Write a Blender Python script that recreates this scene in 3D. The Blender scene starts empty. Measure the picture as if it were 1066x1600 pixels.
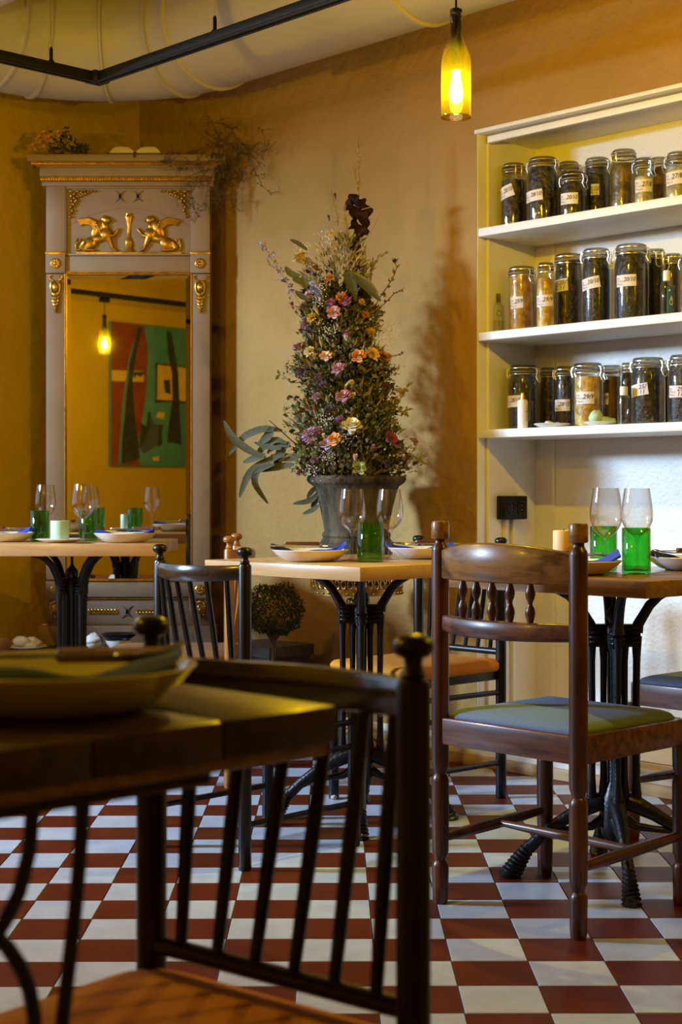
import bpy, bmesh, math, random
from mathutils import Vector, Matrix

random.seed(7)
SC = bpy.context.scene
COL = SC.collection
PI = math.pi

# ------------------------------------------------------------------ camera
CAM_H = 0.95
F_PX = 2373.0
HORIZON = 773.5
cam_data = bpy.data.cameras.new('camera')
cam = bpy.data.objects.new('camera', cam_data)
COL.objects.link(cam)
cam.location = (0, 0, CAM_H)
cam.rotation_euler = (PI / 2, 0, 0)
cam_data.sensor_fit = 'HORIZONTAL'
cam_data.sensor_width = 36.0
cam_data.lens = F_PX / 1066 * 36.0
cam_data.shift_y = -26.5 / 1066
cam_data.clip_start = 0.05
cam_data.dof.use_dof = True
cam_data.dof.focus_distance = 3.9
cam_data.dof.aperture_fstop = 10.0
SC.camera = cam

# ------------------------------------------------------------------ view, world
SC.view_settings.view_transform = 'Standard'
SC.view_settings.look = 'None'
SC.view_settings.gamma = 1.0
SC.view_settings.use_curve_mapping = False
SC.view_settings.exposure = 0.30
SC.cycles.max_bounces = 10
SC.cycles.transparent_max_bounces = 24
SC.cycles.sample_clamp_indirect = 4.0
SC.cycles.caustics_reflective = False
SC.cycles.caustics_refractive = False
SC.cycles.use_denoising = True

world = bpy.data.worlds.new('world')
SC.world = world
world.use_nodes = True
wbg = world.node_tree.nodes['Background']
wbg.inputs[0].default_value = (0.62, 0.78, 1.0, 1)
wbg.inputs[1].default_value = 1.0

# ------------------------------------------------------------------ room frame
# the room stands at about 46 degrees to the camera: U runs along the pale wall,
# N points into it; CORNER is where it meets the mustard wall
U = Vector((0.6921, -0.7218, 0))
N = Vector((0.7218, 0.6921, 0))
CORNER = Vector((-0.901, 6.79, 0))
RZ = math.atan2(U.y, U.x)
ROOM_A, ROOM_B, ROOM_H = 8.0, 4.993, 3.05


def room(a, b, z=0.0):
    """a metres along the pale wall from the corner, b metres out from it"""
    p = CORNER + U * a - N * b
    return Vector((p.x, p.y, z))


def MROOM(a, b, z=0.0, rz=0.0):
    return Matrix.Translation(room(a, b, z)) @ Matrix.Rotation(RZ + rz, 4, 'Z')


# ------------------------------------------------------------------ daylight
WIN = [(1.05, 4.65, 0.80, 2.32)]
DAY_W = 350.0
# bright overcast sky outside the window, high to one side, shining in along the pale wall
sky_from = room(-1.05, 5.25, 2.45)
sky_to = room(1.7, 0.2, 1.0)
ld = bpy.data.lights.new('window_left_offscreen', 'AREA')
ld.shape = 'RECTANGLE'
ld.size = 0.75
ld.size_y = 0.75
ld.energy = DAY_W
ld.color = (0.48, 0.71, 1.0)
ld.spread = math.radians(105)
lo = bpy.data.objects.new('window_left_offscreen', ld)
COL.objects.link(lo)
lo.location = sky_from
lo.rotation_euler = (sky_to - sky_from).to_track_quat('-Z', 'Y').to_euler()
LAMP_W = 162.0
LAMP_COL = (1.0, 0.80, 0.05)


# ------------------------------------------------------------------ mesh helpers
class MB:
    def __init__(self):
        self.v, self.f, self.mi = [], [], []
        self.M = None

    def add(self, vs, fs, mi=0):
        o = len(self.v)
        if self.M is not None:
            vs = [self.M @ Vector(p) for p in vs]
        self.v.extend([tuple(p) for p in vs])
        for f in fs:
            self.f.append([i + o for i in f])
            self.mi.append(mi)
        return self

    def box(self, c, s, rz=0.0, mi=0, rot=None):
        hx, hy, hz = s[0] / 2, s[1] / 2, s[2] / 2
        R = rot if rot is not None else Matrix.Rotation(rz, 3, 'Z')
        c = Vector(c)
        vs = [c + R @ Vector((x * hx, y * hy, z * hz)) for z in (-1, 1) for y in (-1, 1) for x in (-1, 1)]
        fs = [(0, 2, 3, 1), (4, 5, 7, 6), (0, 1, 5, 4), (2, 6, 7, 3), (0, 4, 6, 2), (1, 3, 7, 5)]
        return self.add(vs, fs, mi)

    def box2(self, x0, x1, y0, y1, z0, z1, mi=0):
        return self.box(((x0 + x1) / 2, (y0 + y1) / 2, (z0 + z1) / 2), (x1 - x0, y1 - y0, z1 - z0), mi=mi)

    def tube(self, path, r, seg=8, cap=True, closed=False, mi=0, squash=None):
        P = [Vector(p) for p in path]
        n = len(P)
        rr = r if isinstance(r, (list, tuple)) else [r] * n
        T = []
        for i in range(n):
            if closed:
                t = P[(i + 1) % n] - P[i - 1]
            else:
                t = P[min(i + 1, n - 1)] - P[max(i - 1, 0)]
            T.append(t.normalized() if t.length > 1e-9 else Vector((0, 0, 1)))
        up = Vector((0, 0, 1)) if abs(T[0].z) < 0.9 else Vector((1, 0, 0))
        nrm = (up - T[0] * up.dot(T[0])).normalized()
        vs, fs = [], []
        for i in range(n):
            nrm = nrm - T[i] * nrm.dot(T[i])
            if nrm.length < 1e-6:
                nrm = T[i].orthogonal()
            nrm.normalize()
            bn = T[i].cross(nrm)
            a, b = (rr[i], rr[i]) if squash is None else (rr[i] * squash[0], rr[i] * squash[1])
            for k in range(seg):
                an = 2 * PI * k / seg
                vs.append(P[i] + nrm * (math.cos(an) * a) + bn * (math.sin(an) * b))
        m = n if closed else n - 1
        for i in range(m):
            j = (i + 1) % n
            for k in range(seg):
                k2 = (k + 1) % seg
                fs.append((i * seg + k, i * seg + k2, j * seg + k2, j * seg + k))
        if cap and not closed:
            fs.append(tuple(reversed(range(seg))))
            fs.append(tuple((n - 1) * seg + k for k in range(seg)))
        return self.add(vs, fs, mi)

    def lathe(self, prof, seg=24, c=(0, 0, 0), mi=0, close=False):
        """prof = [(r, z)...]; r = 0 ends become poles"""
        vs, fs = [], []
        rows = []
        for (r, z) in prof:
            if r < 1e-6:
                rows.append([len(vs)])
                vs.append((c[0], c[1], c[2] + z))
            else:
                rows.append(list(range(len(vs), len(vs) + seg)))
                for k in range(seg):
                    an = 2 * PI * k / seg
                    vs.append((c[0] + r * math.cos(an), c[1] + r * math.sin(an), c[2] + z))
        pairs = list(zip(rows, rows[1:])) + ([(rows[-1], rows[0])] if close else [])
        for A, B in pairs:
            for k in range(seg):
                k2 = (k + 1) % seg
                if len(A) == 1 and len(B) == 1:
                    continue
                if len(A) == 1:
                    fs.append((A[0], B[k2], B[k]))
                elif len(B) == 1:
                    fs.append((A[k], A[k2], B[0]))
                else:
                    fs.append((A[k], A[k2], B[k2], B[k]))
        return self.add(vs, fs, mi)

    def ball(self, c, r, seg=12, rings=8, rot=None, mi=0):
        if not isinstance(r, (list, tuple)):
            r = (r, r, r)
        R = rot if rot is not None else Matrix.Identity(3)
        c = Vector(c)
        vs = [c + R @ Vector((0, 0, -r[2]))]
        for i in range(1, rings):
            t = PI * i / rings
            for k in range(seg):
                a = 2 * PI * k / seg
                vs.append(c + R @ Vector((math.sin(t) * math.cos(a) * r[0], math.sin(t) * math.sin(a) * r[1], -math.cos(t) * r[2])))
        vs.append(c + R @ Vector((0, 0, r[2])))
        fs = []
        for k in range(seg):
            fs.append((0, 1 + (k + 1) % seg, 1 + k))
        for i in range(rings - 2):
            for k in range(seg):
                a, b = 1 + i * seg + k, 1 + i * seg + (k + 1) % seg
                fs.append((a, b, b + seg, a + seg))
        top = len(vs) - 1
        o = 1 + (rings - 2) * seg
        for k in range(seg):
            fs.append((o + k, o + (k + 1) % seg, top))
        return self.add(vs, fs, mi)

    def prism(self, poly, d0, d1, f=None, mi=0):
        """2-D polygon (x, z) extruded along y from d0 to d1 (or mapped by f(x, z, d))"""
        f = f or (lambda x, z, d: (x, d, z))
        n = len(poly)
        vs = [f(p[0], p[1], d0) for p in poly] + [f(p[0], p[1], d1) for p in poly]
        fs = [tuple(range(n)), tuple(reversed(range(n, 2 * n)))]
        for i in range(n):
            j = (i + 1) % n
            fs.append((i, i + n, j + n, j))
        return self.add(vs, fs, mi)

    def grid(self, fn, nu, nv, mi=0, closeu=False):
        vs = [fn(i / (nu if closeu else nu - 1), j / (nv - 1)) for j in range(nv) for i in range(nu)]
        fs = []
        for j in range(nv - 1):
            for i in range(nu if closeu else nu - 1):
                i2 = (i + 1) % nu
                fs.append((j * nu + i, j * nu + i2, (j + 1) * nu + i2, (j + 1) * nu + i))
        return self.add(vs, fs, mi)

    def mesh(self, name, mats, bevel=0.0, bseg=2, smooth=35.0, fix=True):
        me = bpy.data.meshes.new(name)
        me.from_pydata(self.v, [], self.f)
        mats = mats if isinstance(mats, (list, tuple)) else [mats]
        for m in mats:
            me.materials.append(m)
        if len(mats) > 1:
            for p, i in zip(me.polygons, self.mi):
                p.material_index = i
        if bevel > 0 or fix:
            bm = bmesh.new()
            bm.from_mesh(me)
            if fix:
                bmesh.ops.recalc_face_normals(bm, faces=bm.faces)
            if bevel > 0:
                ed = [e for e in bm.edges if len(e.link_faces) == 2 and e.calc_face_angle(0) > 0.5]
                bmesh.ops.bevel(bm, geom=ed, offset=bevel, segments=bseg, affect='EDGES', profile=0.5)
            bm.to_mesh(me)
            bm.free()
        if smooth:
            me.polygons.foreach_set('use_smooth', [True] * len(me.polygons))
            me.set_sharp_from_angle(angle=math.radians(smooth))
        me.update()
        return me


def link(name, data, parent=None, loc=None, rz=None, label=None, cat=None, group=None, kind=None):
    o = bpy.data.objects.new(name, data)
    COL.objects.link(o)
    if parent is not None:
        o.parent = parent
    if loc is not None:
        o.location = loc
    if rz is not None:
        o.rotation_euler = (0, 0, rz)
    if label:
        o['label'] = label
    if cat:
        o['category'] = cat
    if group:
        o['group'] = group
    if kind:
        o['kind'] = kind
    return o


def thing(name, label, cat, loc=(0, 0, 0), rz=0.0, group=None):
    return link(name, None, None, loc, rz, label, cat, group)


def part(name, mb, mat, parent, bevel=0.0, smooth=35.0, label=None, kind=None, bseg=2, loc=None, rz=None):
    me = mb if isinstance(mb, bpy.types.Mesh) else mb.mesh(name, mat, bevel, bseg, smooth)
    return link(name, me, parent, loc, rz, label=label, kind=kind)


def solo(name, mb, mat, label, cat, loc=(0, 0, 0), rz=0.0, group=None, bevel=0.0, smooth=35.0, kind=None):
    me = mb if isinstance(mb, bpy.types.Mesh) else mb.mesh(name, mat, bevel, 2, smooth)
    return link(name, me, None, loc, rz, label, cat, group, kind)


def copy_tree(o, parent=None):
    c = o.copy()
    COL.objects.link(c)
    c.parent = parent
    for ch in list(o.children):
        copy_tree(ch, c)
    return c


def rect_round(w, d, r, n=5):
    pts = []
    for cx, cy, a0 in ((w / 2 - r, d / 2 - r, 0), (-w / 2 + r, d / 2 - r, 90), (-w / 2 + r, -d / 2 + r, 180), (w / 2 - r, -d / 2 + r, 270)):
        for i in range(n + 1):
            a = math.radians(a0 + 90 * i / n)
            pts.append((cx + r * math.cos(a), cy + r * math.sin(a)))
    return pts


_text_cache = {}


def text_poly(s, size=1.0, shear=0.0, bold=0.0):
    """flat filled lettering as (verts2d, faces), centred on its own box"""
    key = (s, shear, bold)
    if key not in _text_cache:
        cu = bpy.data.curves.new('lettering', 'FONT')
        cu.body = s
        cu.shear = shear
        cu.offset = bold
        cu.resolution_u = 2
        cu.space_line = 0.85
        ob = bpy.data.objects.new('lettering', cu)
        COL.objects.link(ob)
        dg = bpy.context.evaluated_depsgraph_get()
        me = bpy.data.meshes.new_from_object(ob.evaluated_get(dg))
        vs = [(v.co.x, v.co.y) for v in me.vertices]
        fs = [tuple(p.vertices) for p in me.polygons]
        bpy.data.objects.remove(ob)
        bpy.data.curves.remove(cu)
        bpy.data.meshes.remove(me)
        x0, x1 = min(v[0] for v in vs), max(v[0] for v in vs)
        y0, y1 = min(v[1] for v in vs), max(v[1] for v in vs)
        vs = [(v[0] - (x0 + x1) / 2, v[1] - (y0 + y1) / 2) for v in vs]
        _text_cache[key] = (vs, fs)
    vs, fs = _text_cache[key]
    return [(v[0] * size, v[1] * size) for v in vs], fs


# ------------------------------------------------------------------ materials
def _new(name):
    m = bpy.data.materials.new(name)
    m.use_nodes = True
    nt = m.node_tree
    return m, nt, nt.nodes['Principled BSDF'], nt.nodes['Material Output']


def _c(c):
    return (c[0], c[1], c[2], 1.0)


def pbr(name, col, rough=0.5, metal=0.0, col2=None, vscale=6.0, vlo=0.35, vhi=0.65, stretch=(1, 1, 1), bump=0.0, bscale=60.0,
        bdist=0.002, coat=0.0, sheen=0.0, spec=0.5, rvar=0.0, island=False, detail=4.0, sss=0.0, coords='Object', col3=None):
    m, nt, bs, out = _new(name)
    L = nt.links
    bs.inputs['Base Color'].default_value = _c(col)
    bs.inputs['Roughness'].default_value = rough
    bs.inputs['Metallic'].default_value = metal
    bs.inputs['Specular IOR Level'].default_value = spec
    bs.inputs['Coat Weight'].default_value = coat
    bs.inputs['Coat Roughness'].default_value = 0.12
    bs.inputs['Sheen Weight'].default_value = sheen
    if sss:
        bs.inputs['Subsurface Weight'].default_value = sss
        bs.inputs['Subsurface Radius'].default_value = (0.01, 0.008, 0.005)
    if col2 is not None or bump or rvar:
        tc = nt.nodes.new('ShaderNodeTexCoord')
        mp = nt.nodes.new('ShaderNodeMapping')
        mp.inputs['Scale'].default_value = stretch
        if coords == 'Position':
            tc = nt.nodes.new('ShaderNodeNewGeometry')
        L.new(tc.outputs[coords], mp.inputs['Vector'])
    if col2 is not None:
        ramp = nt.nodes.new('ShaderNodeValToRGB')
        ramp.color_ramp.elements[0].position = vlo
        ramp.color_ramp.elements[0].color = _c(col)
        ramp.color_ramp.elements[1].position = vhi
        ramp.color_ramp.elements[1].color = _c(col2)
        if col3 is not None:
            e = ramp.color_ramp.elements.new((vlo + vhi) / 2)
            e.color = _c(col3)
        if island:
            g = nt.nodes.new('ShaderNodeNewGeometry')
            L.new(g.outputs['Random Per Island'], ramp.inputs['Fac'])
        else:
            nz = nt.nodes.new('ShaderNodeTexNoise')
            nz.inputs['Scale'].default_value = vscale
            nz.inputs['Detail'].default_value = detail
            nz.inputs['Roughness'].default_value = 0.6
            L.new(mp.outputs['Vector'], nz.inputs['Vector'])
            L.new(nz.outputs['Fac'], ramp.inputs['Fac'])
            if rvar:
                mr = nt.nodes.new('ShaderNodeMapRange')
                mr.inputs['To Min'].default_value = max(0.02, rough - rvar)
                mr.inputs['To Max'].default_value = rough + rvar
                L.new(nz.outputs['Fac'], mr.inputs['Value'])
                L.new(mr.outputs['Result'], bs.inputs['Roughness'])
        L.new(ramp.outputs['Color'], bs.inputs['Base Color'])
    if bump:
        nb = nt.nodes.new('ShaderNodeTexNoise')
        nb.inputs['Scale'].default_value = bscale
        nb.inputs['Detail'].default_value = 5.0
        L.new(mp.outputs['Vector'], nb.inputs['Vector'])
        bp = nt.nodes.new('ShaderNodeBump')
        bp.inputs['Strength'].default_value = bump
        bp.inputs['Distance'].default_value = bdist
        L.new(nb.outputs['Fac'], bp.inputs['Height'])
        L.new(bp.outputs['Normal'], bs.inputs['Normal'])
    return m


def wood(name, c1, c2, axis=0, rough=0.4, coat=0.0, scale=9.0, bump=0.15, spec=0.5):
    st = [6.0, 6.0, 6.0]
    st[axis] = 0.55
    return pbr(name, c1, rough, 0, c2, vscale=scale, vlo=0.40, vhi=0.62, stretch=tuple(st), bump=bump, bscale=scale * 2.2, bdist=0.0006,
               coat=coat, rvar=0.08, detail=6.0, spec=spec)


def facing_fac(nt, ior):
    """Schlick reflectance from the facing ratio, the same on both sides of a thin sheet"""
    lw = nt.nodes.new('ShaderNodeLayerWeight')
    lw.inputs['Blend'].default_value = 0.5
    pw = nt.nodes.new('ShaderNodeMath')
    pw.operation = 'POWER'
    pw.inputs[1].default_value = 4.0
    nt.links.new(lw.outputs['Facing'], pw.inputs[0])
    f0 = ((ior - 1) / (ior + 1)) ** 2
    ma = nt.nodes.new('ShaderNodeMath')
    ma.operation = 'MULTIPLY_ADD'
    ma.inputs[1].default_value = 0.85
    ma.inputs[2].default_value = f0 * 2.0
    nt.links.new(pw.outputs[0], ma.inputs[0])
    return ma


def thin_glass(name, tint=(0.97, 0.98, 0.97), ior=1.5, rough=0.01, refl=(1, 1, 1), edge=None):
    m, nt, bs, out = _new(name)
    nt.nodes.remove(bs)
    tr = nt.nodes.new('ShaderNodeBsdfTransparent')
    tr.inputs[0].default_value = _c(tint)
    gl = nt.nodes.new('ShaderNodeBsdfGlossy')
    gl.inputs['Color'].default_value = _c(refl)
    gl.inputs['Roughness'].default_value = rough
    fr = facing_fac(nt, ior)
    mx = nt.nodes.new('ShaderNodeMixShader')
    nt.links.new(fr.outputs[0], mx.inputs[0])
    nt.links.new(tr.outputs[0], mx.inputs[1])
    nt.links.new(gl.outputs[0], mx.inputs[2])
    nt.links.new(mx.outputs[0], out.inputs[0])
    if edge is not None:
        lw = nt.nodes.new('ShaderNodeLayerWeight')
        lw.inputs['Blend'].default_value = 0.35
        mc = nt.nodes.new('ShaderNodeMix')
        mc.data_type = 'RGBA'
        mc.inputs['A'].default_value = _c(tint)
        mc.inputs['B'].default_value = _c(edge)
        nt.links.new(lw.outputs['Facing'], mc.inputs['Factor'])
        nt.links.new(mc.outputs['Result'], tr.inputs[0])
    return m


def emit(name, col, strength, transp=0.0):
    m, nt, bs, out = _new(name)
    nt.nodes.remove(bs)
    em = nt.nodes.new('ShaderNodeEmission')
    em.inputs[0].default_value = _c(col)
    em.inputs[1].default_value = strength
    if transp > 0:
        tr = nt.nodes.new('ShaderNodeBsdfTransparent')
        mx = nt.nodes.new('ShaderNodeMixShader')
        mx.inputs[0].default_value = transp
        nt.links.new(em.outputs[0], mx.inputs[1])
        nt.links.new(tr.outputs[0], mx.inputs[2])
        nt.links.new(mx.outputs[0], out.inputs[0])
    else:
        nt.links.new(em.outputs[0], out.inputs[0])
    return m


M = {}
M['wall_pale'] = pbr('plaster_pale', (0.320, 0.178, 0.046), 0.8, 0, (0.375, 0.214, 0.062), 2.2, 0.3, 0.7, bump=0.9, bscale=20, bdist=0.013, spec=0.25)
M['wall_yellow'] = pbr('plaster_mustard', (0.43, 0.27, 0.008), 0.8, 0, (0.49, 0.31, 0.012), 1.6, 0.3, 0.7, bump=0.9, bscale=16, bdist=0.010, spec=0.25)
M['niche_back'] = pbr('plaster_white_rough', (0.72, 0.69, 0.64), 0.5, 0, (0.78, 0.75, 0.70), 3, 0.3, 0.7, bump=1.0, bscale=70, bdist=0.004)
M['white_paint'] = pbr('white_paint', (0.78, 0.74, 0.66), 0.45, 0, (0.70, 0.65, 0.55), 5, 0.4, 0.75, bump=0.15, bscale=20, bdist=0.002)
M['shelf_paint'] = pbr('shelf_paint', (0.80, 0.79, 0.76), 0.45, 0, (0.74, 0.72, 0.68), 6, 0.4, 0.75, bump=0.25, bscale=40, bdist=0.001)
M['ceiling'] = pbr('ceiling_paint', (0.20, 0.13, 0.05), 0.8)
M['duct'] = pbr('duct_paint', (0.46, 0.41, 0.34), 0.5, 0, (0.40, 0.35, 0.29), 2.5, 0.35, 0.7, bump=0.1, bscale=8, bdist=0.004)
M['black_metal'] = pbr('black_metal', (0.006, 0.006, 0.006), 0.5, spec=0.2)
M['tile_white'] = pbr('tile_white', (0.40, 0.44, 0.53), 0.34, 0, (0.50, 0.545, 0.64), 14, 0.3, 0.7, rvar=0.08, bump=0.05, bscale=90, bdist=0.0006, coords='Position')
M['tile_red'] = pbr('tile_red', (0.085, 0.011, 0.003), 0.42, 0, (0.120, 0.019, 0.004), 10, 0.3, 0.7, rvar=0.06, bump=0.05, bscale=90, bdist=0.0006, coords='Position', spec=0.18)
M['grout'] = pbr('grout', (0.035, 0.028, 0.022), 0.85)
M['plinth_wood'] = wood('plinth_wood', (0.50, 0.33, 0.16), (0.40, 0.24, 0.10), 0, 0.55)
M['iron'] = pbr('cast_iron', (0.006, 0.006, 0.007), 0.34, 0, bump=0.7, bscale=130, bdist=0.002, spec=0.5)
M['black_wood'] = pbr('black_lacquer', (0.004, 0.004, 0.004), 0.32, 0, (0.009, 0.007, 0.006), 30, 0.4, 0.8, bump=0.2, bscale=150, bdist=0.0006, spec=0.42)
M['crest_wood'] = pbr('worn_black_lacquer', (0.012, 0.009, 0.007), 0.22, 0, (0.055, 0.027, 0.011), 7, 0.46, 0.66, stretch=(1, 3, 3), bump=0.1, bscale=60, bdist=0.0006, coat=0.5)
M['honey_wood'] = wood('honey_wood', (0.34, 0.14, 0.018), (0.24, 0.085, 0.010), 2, 0.36, 0.1)
M['brown_wood'] = wood('dark_stained_wood', (0.105, 0.028, 0.010), (0.034, 0.009, 0.004), 2, 0.34, 0.1, 7)
M['brown_rail'] = wood('dark_stained_rail', (0.16, 0.056, 0.028), (0.048, 0.015, 0.008), 0, 0.36, 0.12, 8)
M['worn_top'] = wood('worn_golden_wood', (0.30, 0.140, 0.030), (0.095, 0.034, 0.012), 0, 0.34, 0.12, 7)
M['ash_top'] = wood('ash_tabletop', (0.60, 0.36, 0.15), (0.50, 0.28, 0.11), 0, 0.28, 0.3, 8)
M['ash_edge'] = wood('ash_tabletop_edge', (0.66, 0.42, 0.20), (0.52, 0.31, 0.13), 0, 0.4, 0.0, 8)
M['oak_top'] = wood('oiled_tabletop', (0.32, 0.17, 0.065), (0.21, 0.10, 0.035), 0, 0.25, 0.3, 8)
M['dark_top'] = wood('dark_tabletop', (0.070, 0.033, 0.013), (0.036, 0.016, 0.007), 0, 0.36, 0.1, 8)
M['orange_velvet'] = pbr('orange_velvet', (0.64, 0.235, 0.002), 0.85, 0, (0.53, 0.185, 0.001), 5, 0.3, 0.7, bump=0.1, bscale=300, bdist=0.0005)
M['brown_velvet'] = pbr('brown_velvet', (0.20, 0.085, 0.022), 0.7)
M['blue_fabric'] = pbr('blue_grey_fabric', (0.095, 0.145, 0.255), 0.9, 0, (0.145, 0.205, 0.33), 260, 0.3, 0.7, bump=0.4, bscale=420, bdist=0.0006)
M['porcelain'] = pbr('porcelain', (0.80, 0.77, 0.72), 0.18, coat=0.4)
M['napkin'] = pbr('cobalt_napkin', (0.018, 0.048, 0.40), 0.8, 0, (0.026, 0.066, 0.52), 60, 0.3, 0.7, bump=0.3, bscale=200, bdist=0.0006)
M['steel'] = pbr('steel', (0.6, 0.6, 0.6), 0.22, 1.0)
M['knife_wood'] = wood('knife_handle_wood', (0.20, 0.07, 0.025), (0.13, 0.045, 0.018), 0, 0.4, 0.1, 30)
M['glass'] = thin_glass('clear_glass', (0.985, 0.98, 0.97), 1.5, 0.01, edge=(0.80, 0.72, 0.62))
M['pane'] = thin_glass('window_pane', (0.98, 0.99, 1.0), 1.45, 0.005)
M['jar_glass'] = thin_glass('jar_glass', (0.93, 0.95, 0.93), 1.5, 0.015, edge=(0.70, 0.72, 0.68))
M['lid_glass'] = thin_glass('jar_lid_glass', (0.62, 0.61, 0.56), 1.5, 0.03, edge=(0.30, 0.29, 0.25))
M['green_glass'] = thin_glass('green_glass', (0.40, 0.86, 0.42), 1.5, 0.015, edge=(0.16, 0.58, 0.18))
M['bottle_glass'] = thin_glass('amber_green_bottle_glass', (0.93, 0.80, 0.22), 1.5, 0.02, edge=(0.60, 0.42, 0.03))
M['bottle_dark'] = thin_glass('smoked_bottle_neck', (0.10, 0.055, 0.008), 1.5, 0.05, edge=(0.03, 0.015, 0.002))
M['bulb_glass'] = emit('glowing_bulb', (1.0, 0.86, 0.45), 38.0, 0.30)
M['filament'] = emit('filament', (1.0, 0.80, 0.42), 120.0)
M['wire'] = pbr('wire_steel', (0.80, 0.74, 0.60), 0.28, 1.0)
M['rubber'] = pbr('rubber_seal', (0.20, 0.16, 0.11), 0.6)
M['paper'] = pbr('label_paper', (0.74, 0.68, 0.66), 0.8)
M['ink_black'] = pbr('black_ink', (0.01, 0.01, 0.012), 0.7)
M['ink_blue'] = pbr('blue_ink', (0.02, 0.04, 0.28), 0.7)
M['ink_grey'] = pbr('grey_blue_print', (0.26, 0.24, 0.33), 0.8)
M['gold'] = pbr('gilding', (0.55, 0.30, 0.045), 0.34, 0.85, (0.30, 0.15, 0.02), 40, 0.4, 0.75, bump=0.25, bscale=90, bdist=0.001)
M['brass'] = pbr('aged_brass', (0.60, 0.40, 0.12), 0.32, 1.0, (0.30, 0.19, 0.05), 40, 0.45, 0.8, bump=0.2, bscale=120, bdist=0.001)
M['mirror_paint'] = pbr('mirror_frame_paint', (0.285, 0.190, 0.110), 0.6, 0, (0.24, 0.158, 0.088), 7, 0.35, 0.7, bump=0.2, bscale=26, bdist=0.0015)
M['mirror'] = pbr('mirror_silver', (0.93, 0.92, 0.88), 0.015, 1.0)
M['grey_motif'] = pbr('dark_grey_motif', (0.10, 0.10, 0.11), 0.6)
M['dark_bench'] = wood('dark_bench', (0.050, 0.030, 0.018), (0.028, 0.016, 0.010), 0, 0.45, 0.05)
M['grey_box'] = wood('weathered_box', (0.085, 0.070, 0.055), (0.055, 0.045, 0.036), 0, 0.7)
M['wax_white'] = pbr('white_wax', (0.72, 0.68, 0.60), 0.5, sss=0.2, bump=0.3, bscale=40, bdist=0.003)
M['wax_green'] = pbr('pale_green_wax', (0.46, 0.66, 0.42), 0.5, sss=0.2, bump=0.2, bscale=40, bdist=0.002)
M['wax_amber'] = pbr('cream_candle', (0.85, 0.55, 0.25), 0.5, sss=0.3)
M['stone'] = pbr('weathered_stone', (0.024, 0.018, 0.010), 0.85, 0, (0.125, 0.092, 0.048), 12, 0.40, 0.66, stretch=(1, 1, 0.35), bump=1.0, bscale=34, bdist=0.010, detail=8, spec=0.2)
M['soil'] = pbr('soil', (0.03, 0.022, 0.015), 0.95, bump=0.6, bscale=60, bdist=0.004)

# ================================================================== ROOM SHELL
NA0, NA1, NTOP, NDEP, LEDGE = 1.992, 3.45, 2.226, 0.32, 0.10


def struct(name, mb, mat, bevel=0.0, smooth=35.0, **kw):
    me = mb.mesh(name, mat, bevel, 2, smooth)
    o = link(name, me, kind='structure')
    return o


def rmb():
    b = MB()
    b.M = MROOM(0, 0)
    return b


# pale wall (with the opening of the shelf niche)
w = rmb()
w.box2(-0.25, NA0, 0, 0.25, 0, ROOM_H)
w.box2(NA0, NA1, 0, 0.25, NTOP, ROOM_H)
w.box2(NA1, ROOM_A + 0.25, 0, 0.25, 0, ROOM_H)
w.box2(NA0, NA1, 0, 0.25, 0, LEDGE)
struct('wall_back', w, M['wall_pale'], smooth=0)
# niche shell
w = rmb()
w.box2(NA0 - 0.03, NA0, 0.02, NDEP + 0.05, LEDGE - 0.02, NTOP + 0.03)
w.box2(NA1, NA1 + 0.03, 0.02, NDEP + 0.05, LEDGE - 0.02, NTOP + 0.03)
w.box2(NA0, NA1, 0.012, NDEP + 0.05, NTOP, NTOP + 0.03)
w.box2(NA0, NA1, 0.0, NDEP + 0.05, LEDGE - 0.03, LEDGE + 0.002)
w.box2(NA0 + 0.0, NA0 + 0.012, 0.055, NDEP, LEDGE, NTOP)
w.box2(NA0 + 0.012, NA1, 0.055, NDEP, NTOP - 0.012, NTOP)
w.box2(NA0 + 0.01, NA0 + 0.10, NDEP - 0.006, NDEP + 0.02, LEDGE, NTOP)
struct('wall_niche', w, M['white_paint'], smooth=0)
w = rmb()
w.box2(NA0, NA1, NDEP, NDEP + 0.05, LEDGE, NTOP)
struct('wall_niche_back', w, M['niche_back'], smooth=0)
# moulding round the niche opening
t = rmb()
t.box2(NA0 - 0.001, NA0 + 0.003, 0.002, 0.05, LEDGE, NTOP)
t.box2(NA0 + 0.003, NA0 + 0.016, 0.046, 0.056, LEDGE, NTOP - 0.03)
t.box2(NA0 - 0.006, NA1, -0.006, 0.05, NTOP - 0.004, NTOP + 0.010)
t.box2(NA0 + 0.024, NA1, 0.030, 0.056, NTOP - 0.034, NTOP - 0.012)
struct('trim_1', t, M['white_paint'], 0.002)

# baseboard: painted board with plinth planks in front
b = rmb()
b.box2(0, ROOM_A, -0.012, 0.0, 0.0, 0.098)
b.box2(0, ROOM_A, -0.020, -0.010, 0.070, 0.082)
base = struct('baseboard_back', b, M['white_paint'], 0.002)
plank = MB()
plank.box((0, 0, 0.019), (0.596, 0.016, 0.038))
plank_me = plank.mesh('plank', M['plinth_wood'], 0.002)
for i in range(13):
    p = room(0.21 + 0.60 * i, 0.020)
    o = link('plank', plank_me, base, p, RZ)

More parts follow.
